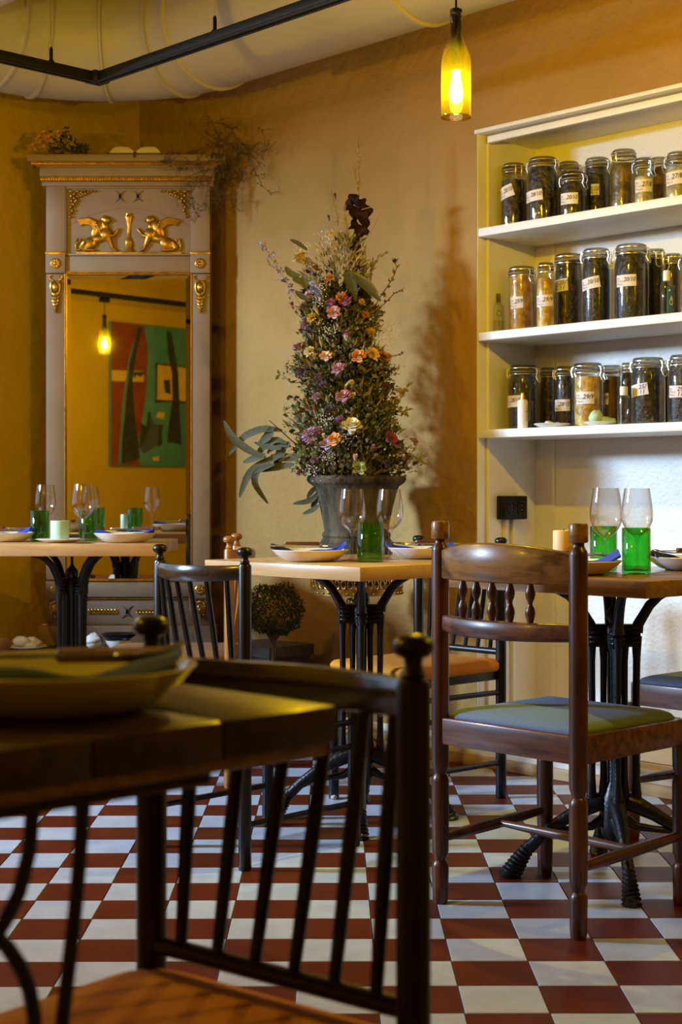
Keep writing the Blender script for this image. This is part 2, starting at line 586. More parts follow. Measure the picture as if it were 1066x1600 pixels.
# mustard wall with the window, opposite wall, right wall
w = rmb()
b0, b1, z0, z1 = WIN[0]
w.box2(-0.25, 0, -b0, 0.25, 0, ROOM_H)
w.box2(-0.25, 0, -ROOM_B - 0.25, -b1, 0, ROOM_H)
w.box2(-0.25, 0, -b1, -b0, 0, z0)
w.box2(-0.25, 0, -b1, -b0, z1, ROOM_H)
struct('wall_left', w, M['wall_yellow'], smooth=0)
w = rmb()
w.box2(0, ROOM_A + 0.25, -ROOM_B - 0.25, -ROOM_B, 0, ROOM_H)
struct('wall_front', w, M['wall_yellow'], smooth=0)
w = rmb()
w.box2(ROOM_A, ROOM_A + 0.25, -ROOM_B, 0, 0, ROOM_H)
struct('wall_right', w, M['wall_yellow'], smooth=0)
w = rmb()
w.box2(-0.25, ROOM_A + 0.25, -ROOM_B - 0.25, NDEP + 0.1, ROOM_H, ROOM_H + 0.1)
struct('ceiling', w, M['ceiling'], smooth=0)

# window in the mustard wall (outside the picture, lights the room)
w = rmb()
bm_, hw = (b0 + b1) / 2, 0.03
NP = 4
edges = [b0 + (b1 - b0) * i / NP for i in range(NP + 1)]
for i, bb in enumerate(edges):
    bb = min(max(bb, b0 + hw), b1 - hw)
    w.box2(-0.13, -0.07, -bb - hw * 0.7, -bb + hw * 0.7, z0, z1)
for zz in (z0 + hw, z1 - hw):
    w.box2(-0.13, -0.07, -b1, -b0, zz - hw, zz + hw)
w.box2(-0.16, 0.05, -b1 - 0.04, -b0 + 0.04, z0 - 0.03, z0)
win = struct('window_1', w, M['shelf_paint'], 0.003)
for i in range(NP):
    g = rmb()
    g.box2(-0.102, -0.098, -edges[i + 1] + 0.01, -edges[i] - 0.01, z0 + 0.01, z1 - 0.01)
    part('pane', g, M['pane'], win, smooth=0)

# ------------------------------------------------------------------ floor of chequered tiles
TS = 0.95 / 6.0727
TH = -0.005826
f = rmb()
f.box2(-0.25, ROOM_A + 0.25, -ROOM_B - 0.25, NDEP + 0.05, -0.06, -0.0022)
floor = struct('floor', f, M['grout'], smooth=0)


def tile_pt(c, r):
    return Vector((TS * (1.45271 + c * math.cos(TH) + r * math.sin(TH)), TS * (17.79615 - c * math.sin(TH) + r * math.cos(TH)), 0))


tm = {}
for key in ('white', 'red'):
    t = MB()
    t.box((0, 0, -0.006), (TS - 0.0022, TS - 0.0022, 0.012))
    tm[key] = t.mesh('floor_tile', M['tile_' + key], 0.0011, 1, 0)
near, far = [], []
for r in range(-26, 40):
    for c in range(-50, 50):
        p = tile_pt(c + 0.5, r + 0.5)
        q = p - CORNER
        a, bb = q.dot(U), -q.dot(N)
        if not (-0.10 < a < ROOM_A + 0.1 and -0.09 < bb < ROOM_B + 0.1):
            continue
        seen = p.y > 2.5 and p.y < 5.75 and abs(p.x) / p.y < 0.2246 + 0.09 / p.y * 1.0
        (near if seen else far).append((p.y, c, r, p))
near.sort(key=lambda q: q[0])
far += near[300:]
rnd = random.Random(3)
for (_, c, r, p) in near[:300]:
    o = link('floor_tile', tm['white' if (c + r) % 2 == 0 else 'red'], floor, (p.x, p.y, rnd.uniform(-0.0006, 0.0004)), -TH + rnd.uniform(-0.004, 0.004))
    o.rotation_euler.x = rnd.uniform(-0.002, 0.002)
    o.rotation_euler.y = rnd.uniform(-0.002, 0.002)
t = MB()
for (_, c, r, p) in far:
    t.box((p.x, p.y, -0.006), (TS - 0.0022, TS - 0.0022, 0.012), -TH, mi=(c + r) % 2)
part('floor_tiles_beyond', t, [M['tile_white'], M['tile_red']], floor, smooth=0, kind='stuff')

# ------------------------------------------------------------------ shelves of the niche
SHELF_Z = [1.887, 1.521, 1.179]
for z, nm in zip(SHELF_Z, ('topmost white painted shelf board in the wall niche', 'middle white painted shelf board in the wall niche', 'lowest white painted shelf board in the wall niche')):
    s = MB()
    s.M = Matrix.Rotation(RZ, 4, 'Z')
    s.box2(0.012, NA1 - NA0, -0.004, NDEP, -0.029, 0)
    solo('shelf_board', s, M['shelf_paint'], nm, 'shelf', room(NA0, 0, z), 0, bevel=0.002)

# ------------------------------------------------------------------ socket and cable ducts on the niche jamb
sk = thing('wall_socket', 'black double wall socket box on the niche side panel', 'socket', room(NA0 + 0.012, -0.155, 0.905), RZ)
s = MB()
s.box2(0, 0.042, -0.062, 0.062, -0.042, 0.042)
part('socket_box', s, M['black_metal'], sk, 0.004)
for yy in (-0.028, 0.028):
    s = MB()
    s.M = Matrix.Translation((0.042, yy, 0)) @ Matrix.Rotation(PI / 2, 4, 'Y')
    s.lathe([(0.024, -0.002), (0.024, 0.003), (0.020, 0.003), (0.018, -0.001), (0, -0.001)], 20)
    rs = part('socket_rim', s, M['black_wood'], sk)
    s = MB()
    for dz in (-0.008, 0.008):
        s.ball((0.043, yy, dz), 0.0022, 6, 4)
    part('contact_hole', s, M['steel'], rs)
for k, yy in enumerate((-0.02, 0.022)):
    s = MB()
    s.box2(0, 0.016, -0.009, 0.009, 0, 0.76)
    solo('cable_duct', s, M['white_paint'], ('white cable duct below the socket, nearer the room', 'white cable duct below the socket, nearer the niche corner')[k], 'cable duct', room(NA0 + 0.012, -0.155 - yy, 0.102), RZ, 'cable ducts below the wall socket', 0.002)

# ------------------------------------------------------------------ ventilation ducts below the ceiling
DZ, DR, DB, RB = 2.76, 0.24, 0.36, 0.60
du = thing('ventilation_duct', 'large pale ventilation duct bending round the corner below the ceiling', 'duct', room(DB, DB, DZ - DR), 0)
inv = du.matrix_basis.inverted()


def duct_path(s):
    """centre line: along the mustard wall, bend, along the pale wall"""
    L1 = 3.6
    if s < 0:
        return (DB, DB + RB - s)
    if s < RB * PI / 2:
        an = s / RB
        return (DB + RB - RB * math.cos(an), DB + RB - RB * math.sin(an))
    return (DB + RB + (s - RB * PI / 2), DB)


def dpt(s):
    a, b = duct_path(s)
    q = room(a, b, DZ)
    return q - du.location


ss = [-3.9] + [-0.4] + [RB * PI / 2 * i / 14 for i in range(15)] + [1.4, 6.2]
d = MB()
d.tube([dpt(s) for s in ss], DR, 40)
part('duct_shell', d, M['duct'], du)
for s in (-1.1, 0.0, 0.17, 0.47, 0.77, 0.945, 2.05, 3.4):
    d = MB()
    c0, c1 = dpt(s - 0.006), dpt(s + 0.006)
    d.tube([dpt(s - 0.010), dpt(s - 0.005), dpt(s + 0.005), dpt(s + 0.010)], [DR - 0.002, DR + 0.010, DR + 0.010, DR - 0.002], 40, cap=False)
    part('seam_ring', d, M['duct'], du)
d2 = thing('branch_duct', 'pale branch duct crossing below the ceiling', 'duct', room(0.6, 1.45, DZ - 0.2), 0)
d = MB()
d.tube([room(a, 1.45, DZ) - d2.location for a in (0.36, 2.4, 5.5)], 0.20, 32)
part('duct_shell', d, M['duct'], d2)
for a in (1.25, 2.5):
    d = MB()
    d.tube([room(a + q, 1.45, DZ) - d2.location for q in (-0.012, -0.006, 0.006, 0.012)], [0.198, 0.211, 0.211, 0.198], 32, cap=False)
    part('seam_ring', d, M['duct'], d2)

# ------------------------------------------------------------------ lighting track (a rectangle hung on wires)
TA, TB, TB2, TA2, TZ = 1.311, 1.134, 3.857, 5.6, 2.32
tr = thing('lighting_track', 'black lighting track hung on thin wires below the duct', 'lighting track', room(TA, TB, TZ), RZ)


def rail(x0, y0, x1, y1):
    m = MB()
    hw, hh = 0.017, 0.017
    if abs(x1 - x0) > abs(y1 - y0):
        m.box2(x0 - hw, x1 + hw, y0 - hw, y0 + hw, 0.006, 0.034)
        m.box2(x0 - hw, x1 + hw, y0 - hw, y0 - hw + 0.010, 0.0, 0.008)
        m.box2(x0 - hw, x1 + hw, y0 + hw - 0.010, y0 + hw, 0.0, 0.008)
    else:
        m.box2(x0 - hw, x0 + hw, y0 - hw, y1 + hw, 0.006, 0.034)
        m.box2(x0 - hw, x0 - hw + 0.010, y0 - hw, y1 + hw, 0.0, 0.008)
        m.box2(x0 + hw - 0.010, x0 + hw, y0 - hw, y1 + hw, 0.0, 0.008)
    return part('track_rail', m, M['black_metal'], tr, 0.0015)


rail(0, 0, TA2 - TA, 0)
rail(0, -(TB2 - TB), 0, 0)
rail(0, -(TB2 - TB), TA2 - TA, -(TB2 - TB))
m = MB()
m.box2(-0.03, 0.03, -0.03, 0.03, 0.002, 0.037)
part('corner_joint', m, M['black_metal'], tr, 0.002)
for (x, y) in ((0.62, 0), (0, -0.18), (2.4, 0), (0, -1.9), (1.2, -(TB2 - TB)), (3.2, -(TB2 - TB))):
    m = MB()
    m.lathe([(0, 0.034), (0.011, 0.034), (0.011, 0.04), (0.006, 0.044), (0.006, 0.078), (0.003, 0.085), (0, 0.086)], 12, (x, y, 0))
    g = part('wire_gripper', m, M['black_metal'], tr)
    m = MB()
    m.tube([(x, y, 0.08), (x, y, 0.305 if (x, y) == (0, -0.18) else ROOM_H - TZ)], 0.0012, 5)
    part('wire', m, M['steel'], g)

# ------------------------------------------------------------------ pendant lamps made of cut wine bottles


def bottle_mat():
    m = thin_glass('cut_bottle_glass', (0.90, 0.70, 0.05), 1.5, 0.03, edge=(0.45, 0.28, 0.01))
    nt = m.node_tree
    out = nt.nodes['Material Output']
    old = out.inputs[0].links[0].from_socket
    tl = nt.nodes.new('ShaderNodeBsdfTranslucent')
    tl.inputs['Color'].default_value = (0.90, 0.70, 0.05, 1)
    m2 = nt.nodes.new('ShaderNodeMixShader')
    m2.inputs[0].default_value = 0.005
    nt.links.new(old, m2.inputs[1])
    nt.links.new(tl.outputs[0], m2.inputs[2])
    nt.links.new(m2.outputs[0], out.inputs[0])
    return m


M['cut_bottle'] = bottle_mat()
LZ = 1.921
proto_l = {}


def pendant(a, b, label, light):
    t = thing('pendant_lamp', label, 'lamp', room(a, b, LZ), RZ, 'bottle pendant lamps on the track')
    if not proto_l:
        m = MB()
        prof = [(0.0375, 0.0), (0.0383, 0.004), (0.0383, 0.135), (0.037, 0.150), (0.031, 0.172), (0.022, 0.192), (0.0165, 0.207), (0.0150, 0.222), (0.0150, 0.252), (0.0168, 0.254), (0.0168, 0.262), (0.0150, 0.264), (0.0145, 0.268)]
        m.lathe(prof, 40)
        proto_l['bottle'] = m.mesh('bottle', M['cut_bottle'], smooth=60)
        m = MB()
        m.lathe([(0.0365, 0.002), (0.0365, -0.001), (0.0392, -0.001), (0.0392, 0.002)], 40, close=True)
        proto_l['cut_rim'] = m.mesh('cut_rim', M['bottle_glass'])
        m = MB()
        m.lathe([(0, 0.035), (0.008, 0.036), (0.016, 0.044), (0.0185, 0.056), (0.018, 0.070), (0.0145, 0.090), (0.0115, 0.110), (0.0115, 0.122)], 24)
        proto_l['bulb'] = m.mesh('bulb', M['bulb_glass'])
        m = MB()
        for k in range(5):
            an = 2 * PI * k / 5
            m.tube([(0.006 * math.cos(an), 0.006 * math.sin(an), 0.052), (0.0045 * math.cos(an + 0.3), 0.0045 * math.sin(an + 0.3), 0.108)], 0.0009, 5)
        proto_l['filament'] = m.mesh('filament', M['filament'])
        m = MB()
        m.lathe([(0, 0.12), (0.0135, 0.12), (0.0145, 0.150), (0.0150, 0.190), (0.0140, 0.215), (0.0138, 0.266), (0, 0.266)], 20)
        proto_l['socket'] = m.mesh('socket', M['black_metal'])
        m = MB()
        m.lathe([(0, 0.264), (0.014, 0.264), (0.0155, 0.270), (0.0155, 0.276), (0.006, 0.281), (0, 0.282)], 16)
        m.tube([(0, 0, 0.17), (0, 0, TZ - LZ - 0.03)], 0.0028, 8)
        proto_l['cord'] = m.mesh('cord', M['black_metal'])
        m = MB()
        m.box((0, 0, TZ - LZ - 0.016), (0.075, 0.030, 0.034))
        proto_l['track_adapter'] = m.mesh('track_adapter', M['black_metal'], 0.003)
    for k in ('bottle', 'cut_rim', 'socket', 'cord', 'track_adapter'):
        link(k, proto_l[k], t)
    bu = link('bulb', proto_l['bulb'], t)
    link('filament', proto_l['filament'], bu)
    ld = bpy.data.lights.new(light, 'POINT')
    ld.energy = LAMP_W
    ld.color = LAMP_COL
    ld.shadow_soft_size = 0.012
    lo = bpy.data.objects.new(light, ld)
    COL.objects.link(lo)
    lo.parent = t
    lo.location = (0, 0, 0.075)
    return t


pendant(2.912, TB, 'glowing pendant lamp made of a cut wine bottle before the niche', 'bulb_light')
pendant(4.75, TB, 'cut wine bottle pendant lamp further along the track past the niche', 'pendant_past_niche_offscreen')
pendant(2.953, TB2, 'cut wine bottle pendant lamp beside the abstract painting', 'pendant_by_painting_offscreen')
pendant(TA, 2.55, 'cut wine bottle pendant lamp near the window', 'pendant_by_window_offscreen')

# ------------------------------------------------------------------ abstract painting on the opposite wall (seen in the mirror)
pt = thing('abstract_painting', 'unframed abstract canvas in rust red, teal and black on the mustard wall', 'painting', room(3.858, ROOM_B, 1.183), RZ)
PW, PH = 0.778, 1.135
m = MB()
m.box2(0, PW, 0.0, 0.030, 0, PH)
part('canvas', m, pbr('canvas_teal', (0.055, 0.19, 0.15), 0.75, 0, (0.085, 0.25, 0.19), 7, 0.35, 0.65, bump=0.4, bscale=60), pt, 0.003)
paint = {'red': pbr('paint_rust', (0.23, 0.038, 0.016), 0.7, 0, (0.16, 0.025, 0.012), 8, 0.35, 0.65),
         'black': pbr('paint_black', (0.016, 0.016, 0.018), 0.6, 0, (0.035, 0.04, 0.045), 12, 0.4, 0.7),
         'yellow': pbr('paint_ochre', (0.62, 0.40, 0.055), 0.7, 0, (0.50, 0.30, 0.05), 9, 0.35, 0.65),
         'teal': pbr('paint_teal', (0.07, 0.22, 0.17), 0.7), 'blue': pbr('paint_slate', (0.05, 0.065, 0.085), 0.7)}
PATCH = [
    ('red', [(476, 282), (600, 284), (615, 380), (610, 560), (600, 640), (575, 800), (585, 882), (476, 882)]),
    ('yellow', [(478, 485), (600, 480), (600, 525), (480, 530)]),
    ('yellow', [(650, 445), (767, 450), (767, 600), (645, 600)]),
    ('teal', [(582, 292), (545, 420), (520, 600), (503, 878), (516, 878), (530, 600), (552, 420), (592, 292)]),
    ('black', [(578, 292), (594, 296), (568, 420), (557, 520), (562, 650), (580, 800), (585, 850), (514, 878), (518, 760), (535, 600), (545, 450)]),
    ('black', [(688, 300), (706, 303), (720, 380), (735, 480), (740, 620), (748, 790), (718, 778), (690, 780), (700, 680), (712, 600), (710, 480), (695, 400)]),
    ('blue', [(620, 655), (640, 700), (672, 705), (660, 740), (672, 780), (640, 800), (600, 830), (580, 800), (590, 700), (615, 720)]),
    ('black', [(618, 650), (626, 655), (622, 720), (600, 780), (584, 800), (588, 700), (610, 716)]),
    ('black', [(655, 705), (675, 704), (668, 735), (672, 785), (655, 800), (660, 750)]),
    ('black', [(645, 440), (767, 446), (767, 452), (652, 448), (650, 590), (644, 600)]),
    ('black', [(645, 597), (767, 597), (767, 608), (700, 604), (640, 612)]),
    ('black', [(562, 486), (598, 482), (600, 492), (585, 505), (570, 496), (566, 512), (560, 505)]),
    ('black', [(676, 512), (700, 508), (704, 570), (682, 565)]),
    ('yellow', [(655, 650), (680, 652), (676, 680), (648, 672)]),
    ('yellow', [(632, 845), (656, 840), (658, 858), (634, 858)]),
]
for k, (cn, poly) in enumerate(PATCH):
    m = MB()
    pp = [((u - 475) / 293 * PW, (882 - v) / 600 * PH) for u, v in poly]
    pp = [(min(max(x, 0.004), PW - 0.004), min(max(z, 0.004), PH - 0.004)) for x, z in pp]
    m.prism(pp, 0.0295, 0.0308 + 0.0004 * k)
    part('paint_patch', m, paint[cn], pt, smooth=0)

# ================================================================== FURNITURE
def pad(mb, w, d, r, rings, mi=0, c=(0, 0)):
    """stack of rounded-rectangle rings [(inset, z)...], closed at both ends"""
    vs, fs, n = [], [], None
    for (ins, z) in rings:
        rr = max(0.006, r - ins)
        pts = rect_round(max(0.02, w - 2 * ins), max(0.02, d - 2 * ins), min(rr, (min(w, d) - 2 * ins) / 2 - 0.001), 5)
        n = len(pts)
        vs += [(c[0] + x, c[1] + y, z) for x, y in pts]
    for i in range(len(rings) - 1):
        for k in range(n):
            k2 = (k + 1) % n
            fs.append((i * n + k, i * n + k2, (i + 1) * n + k2, (i + 1) * n + k))
    fs.append(tuple(reversed(range(n))))
    fs.append(tuple((len(rings) - 1) * n + k for k in range(n)))
    return mb.add(vs, fs, mi)


def face_rz(fx, fy):
    return math.atan2(fy, fx) - PI / 2


_cache = {}


def build_cached(key, fn):
    if key not in _cache:
        _cache[key] = fn()
    return _cache[key]


def instance_parts(root, parts):
    """parts = [(name, mesh, [(subname, mesh), ...])]"""
    for nm, me, subs in parts:
        o = link(nm, me, root)
        for sn, sm in subs:
            link(sn, sm, o)


# ------------------------------------------------------------------ black / honey spindle chair
SW, SD = 0.355, 0.386


def spindle_parts(post_mat, crest_mat, seat_mat):
    P = []
    x, yb, yf = SW / 2, -SD / 2, SD / 2
    post = [(0, 0.0), (0.0150, 0.0), (0.0168, 0.006), (0.0168, 0.768), (0.0150, 0.7735), (0.0118, 0.7750), (0.0125, 0.7790), (0.0105, 0.7830), (0.0085, 0.7880), (0.0095, 0.7940), (0.0170, 0.7975), (0.0200, 0.8030), (0.0198, 0.8090), (0.0165, 0.8140), (0.0100, 0.8170), (0, 0.818)]
    for s in (-1, 1):
        m = MB()
        m.lathe(post, 18, (s * x, yb, 0))
        P.append(('back_post', m.mesh('back_post', post_mat), []))
        m = MB()
        m.lathe([(0, 0), (0.0150, 0), (0.0165, 0.006), (0.0165, 0.395), (0.012, 0.40), (0, 0.40)], 16, (s * x, yf, 0))
        P.append(('leg', m.mesh('leg', post_mat), []))
        for z in (0.332, 0.266, 0.112):
            m = MB()
            m.tube([(s * x, yb, z), (s * x, yf + 0.018, z + 0.004)], 0.0085, 10)
            P.append(('stretcher', m.mesh('stretcher', post_mat), []))
    # crest rail, bent backwards, flaring up a little at the ends

    def crest_c(t):
        q = (t - 0.5) * 2
        return Vector((q * x, yb - 0.062 * (1 - q * q), 0.748 + 0.006 * q * q))

    m = MB()
    vs, fs = [], []
    nt_ = 19
    for i in range(nt_):
        t = i / (nt_ - 1)
        c = crest_c(t)
        tang = (crest_c(min(1, t + 0.01)) - crest_c(max(0, t - 0.01))).normalized()
        nr = Vector((tang.y, -tang.x, 0)).normalized()
        q = abs(t - 0.5) * 2
        hh = 0.0215 - 0.003 * q
        th = 0.0125 - 0.003 * q
        sec = [(-th, -hh * 0.8), (-th * 0.6, -hh), (th * 0.6, -hh), (th, -hh * 0.7), (th * 1.1, hh * 0.5), (th * 0.7, hh), (-th * 0.7, hh), (-th * 1.1, hh * 0.5)]
        for a, bz in sec:
            vs.append(c + nr * a + Vector((0, 0, bz)))
    k = 8
    for i in range(nt_ - 1):
        for j in range(k):
            j2 = (j + 1) % k
            fs.append((i * k + j, i * k + j2, (i + 1) * k + j2, (i + 1) * k + j))
    fs.append(tuple(range(k)))
    fs.append(tuple((nt_ - 1) * k + j for j in range(k)))
    m.add(vs, fs)
    P.append(('crest_rail', m.mesh('crest_rail', crest_mat, smooth=50), []))
    m = MB()
    m.tube([(-x, yb, 0.458), (x, yb, 0.458)], 0.0105, 12)
    P.append(('back_rail', m.mesh('back_rail', post_mat), []))
    for i in range(6):
        q = -1 + 2 * (i + 0.75) / 6.5
        c = crest_c((q + 1) / 2)
        m = MB()
        b0 = Vector((q * x * 0.97, yb, 0.458))
        b1 = c - Vector((0, 0, 0.012))
        m.tube([b0, b0.lerp(b1, 0.5), b1], [0.0066, 0.0084, 0.0068], 8)
        P.append(('spindle', m.mesh('spindle', post_mat), []))
    m = MB()
    m.box2(-x, x, yb + 0.004, yf + 0.008, 0.372, 0.402)
    P.append(('seat_frame', m.mesh('seat_frame', post_mat, 0.004), []))
    m = MB()
    pad(m, SW + 0.03, SD + 0.05, 0.06, [(0.006, 0.400), (0.0, 0.407), (0.0, 0.424), (0.010, 0.434), (0.05, 0.440), (0.11, 0.442)], c=(0, 0.012))
    P.append(('seat', m.mesh('seat', seat_mat, smooth=60), []))
    return P


def spindle_chair(kind, loc, face, label, group=None):
    mats = {'black': (M['black_wood'], M['crest_wood'], M['orange_velvet']), 'honey': (M['honey_wood'], M['honey_wood'], M['brown_velvet'])}[kind]
    t = thing('spindle_chair', label, 'chair', (loc[0], loc[1], 0), face_rz(*face), group)
    instance_parts(t, build_cached('spindle_' + kind, lambda: spindle_parts(*mats)))
    return t


nx, ny = N.x, N.y
spindle_chair('black', (-0.190, 1.408), (-0.624, -0.782), 'black spindle chair with orange seat drawn up to the dark plank table')
spindle_chair('black', (-0.227, 4.109), (nx, ny), 'black spindle chair turned away from us, drawn up to the table before the urn')
spindle_chair('black', (0.240, 4.759), (-nx, -ny), 'black spindle chair with orange seat between the table and the pale wall')
spindle_chair('honey', (-0.556, 5.105), (-1, 0), 'honey-coloured spindle chair with brown seat beside the mirror')
spindle_chair('honey', (-1.412, 5.30), (1, 0), 'honey-coloured spindle chair on the window side of the table before the mirror')


# ------------------------------------------------------------------ dark stained wooden chair
GW, GD = 0.400, 0.388


def wood_chair_parts():
    P = []
    x, yb, yf = GW / 2, -GD / 2, GD / 2

    def leg_prof(top):
        p = [(0, 0.0), (0.0165, 0.0), (0.0185, 0.010), (0.0200, 0.085), (0.0175, 0.094), (0.0130, 0.100), (0.0150, 0.108), (0.0195, 0.120),
             (0.0205, 0.200), (0.0205, 0.285), (0.0180, 0.296), (0.0135, 0.302), (0.0165, 0.311), (0.0200, 0.322), (0.0205, 0.36)]
        return p + top

    for s in (-1, 1):
        m = MB()
        m.lathe(leg_prof([(0.0205, 0.822), (0.0190, 0.830), (0.0145, 0.8365), (0.0125, 0.842), (0.0130, 0.847)]), 22, (s * x, yb, 0))
        k = MB()
        k.lathe([(0.0130, 0.847), (0.0200, 0.8485), (0.0212, 0.852), (0.0212, 0.884), (0.0190, 0.889), (0, 0.8905)], 22, (s * x, yb, 0))
        P.append(('back_post', m.mesh('back_post', M['brown_wood']), [('finial', k.mesh('finial', M['worn_top']))]))
        m = MB()
        m.lathe(leg_prof([(0.0205, 0.38), (0, 0.38)]), 20, (s * x, yf, 0))
        P.append(('leg', m.mesh('leg', M['brown_wood']), []))
        m = MB()
        n = 9
        m.tube([(s * x, yb + (yf - yb) * i / (n - 1), 0.150 + 0.012 * i / (n - 1)) for i in range(n)], [0.009, 0.0115, 0.013, 0.014, 0.0145, 0.014, 0.013, 0.0115, 0.009], 12)
        P.append(('stretcher', m.mesh('stretcher', M['brown_wood']), []))
    m = MB()
    n = 9
    m.tube([(-x + GW * i / (n - 1), 0.01, 0.157) for i in range(n)], [0.007, 0.009, 0.0105, 0.011, 0.0115, 0.011, 0.0105, 0.009, 0.007], 12)
    P.append(('stretcher', m.mesh('stretcher', M['brown_rail']), []))
    # seat rails
    for (a, b) in (((-x, yb), (x, yb)), ((-x, yf), (x, yf)), ((-x, yb), (-x, yf)), ((x, yb), (x, yf))):
        m = MB()
        if a[1] == b[1]:
            m.box2(a[0] + 0.005, b[0] - 0.005, a[1] - 0.012, a[1] + 0.012, 0.372, 0.433)
        else:
            m.box2(a[0] - 0.012, a[0] + 0.012, a[1] + 0.005, b[1] - 0.005, 0.372, 0.433)
        P.append(('seat_rail', m.mesh('seat_rail', M['brown_rail'], 0.004), []))
    m = MB()
    pad(m, GW - 0.01, GD - 0.004, 0.03, [(0.012, 0.415), (0.002, 0.428), (0.0, 0.436), (0.008, 0.444), (0.03, 0.452), (0.07, 0.459), (0.13, 0.463)], c=(0, 0.004))
    P.append(('seat_cushion', m.mesh('seat_cushion', M['blue_fabric'], smooth=70), []))

    # curved back rails
    def bow(q, amt):
        return yb - amt * (1 - q * q)

    def rail_mesh(zlo, zhi, amt, th, name, mat):
        m = MB()
        n = 17
        vs, fs = [], []
        for i in range(n):
            q = -1 + 2 * i / (n - 1)
            xx = q * (x - 0.012)
            y = bow(q, amt)
            a, b = zlo(q), zhi(q)
            e = 0.004
            sec = [(-th, a + e), (-th + e, a), (th - e, a), (th, a + e), (th, b - e), (th - e, b), (-th + e, b), (-th, b - e)]
            vs += [(xx, y + s, z) for s, z in sec]
        for i in range(n - 1):
            for j in range(8):
                j2 = (j + 1) % 8
                fs.append((i * 8 + j, i * 8 + j2, (i + 1) * 8 + j2, (i + 1) * 8 + j))
        fs += [tuple(range(8)), tuple((n - 1) * 8 + j for j in range(8))]
        m.add(vs, fs)
        return m.mesh(name, mat, smooth=50)

    P.append(('top_rail', rail_mesh(lambda q: 0.756, lambda q: 0.824 + 0.020 * (1 - q * q), 0.050, 0.011, 'top_rail', M['worn_top']), []))
    P.append(('lower_rail', rail_mesh(lambda q: 0.634 - 0.004 * (1 - q * q), lambda q: 0.672, 0.050, 0.010, 'lower_rail', M['brown_rail']), []))
    for i in range(5):
        q = -0.52 + 1.04 * i / 4
        m = MB()
        z0, z1 = 0.668, 0.760
        h = z1 - z0
        m.lathe([(0.0045, 0), (0.0075, 0.08 * h), (0.0105, 0.20 * h), (0.0115, 0.28 * h), (0.0095, 0.38 * h), (0.0055, 0.47 * h), (0.0055, 0.53 * h), (0.0095, 0.62 * h), (0.0115, 0.72 * h), (0.0105, 0.80 * h), (0.0075, 0.92 * h), (0.0045, h)], 14,
                (q * (x - 0.012), bow(q, 0.050), z0))
        P.append(('turned_spindle', m.mesh('turned_spindle', M['brown_wood']), []))
    return P


for loc, fc, lb in (((0.510, 3.530), (nx, ny), 'dark stained wooden chair with turned posts, its back towards us, grey-blue cushion'),
                    ((1.085, 4.185), (-nx, -ny), 'dark wooden chair with grey-blue cushion behind the table under the shelves')):
    t = thing('wooden_chair', lb, 'chair', (loc[0], loc[1], 0), face_rz(*fc))
    instance_parts(t, build_cached('wood_chair', wood_chair_parts))


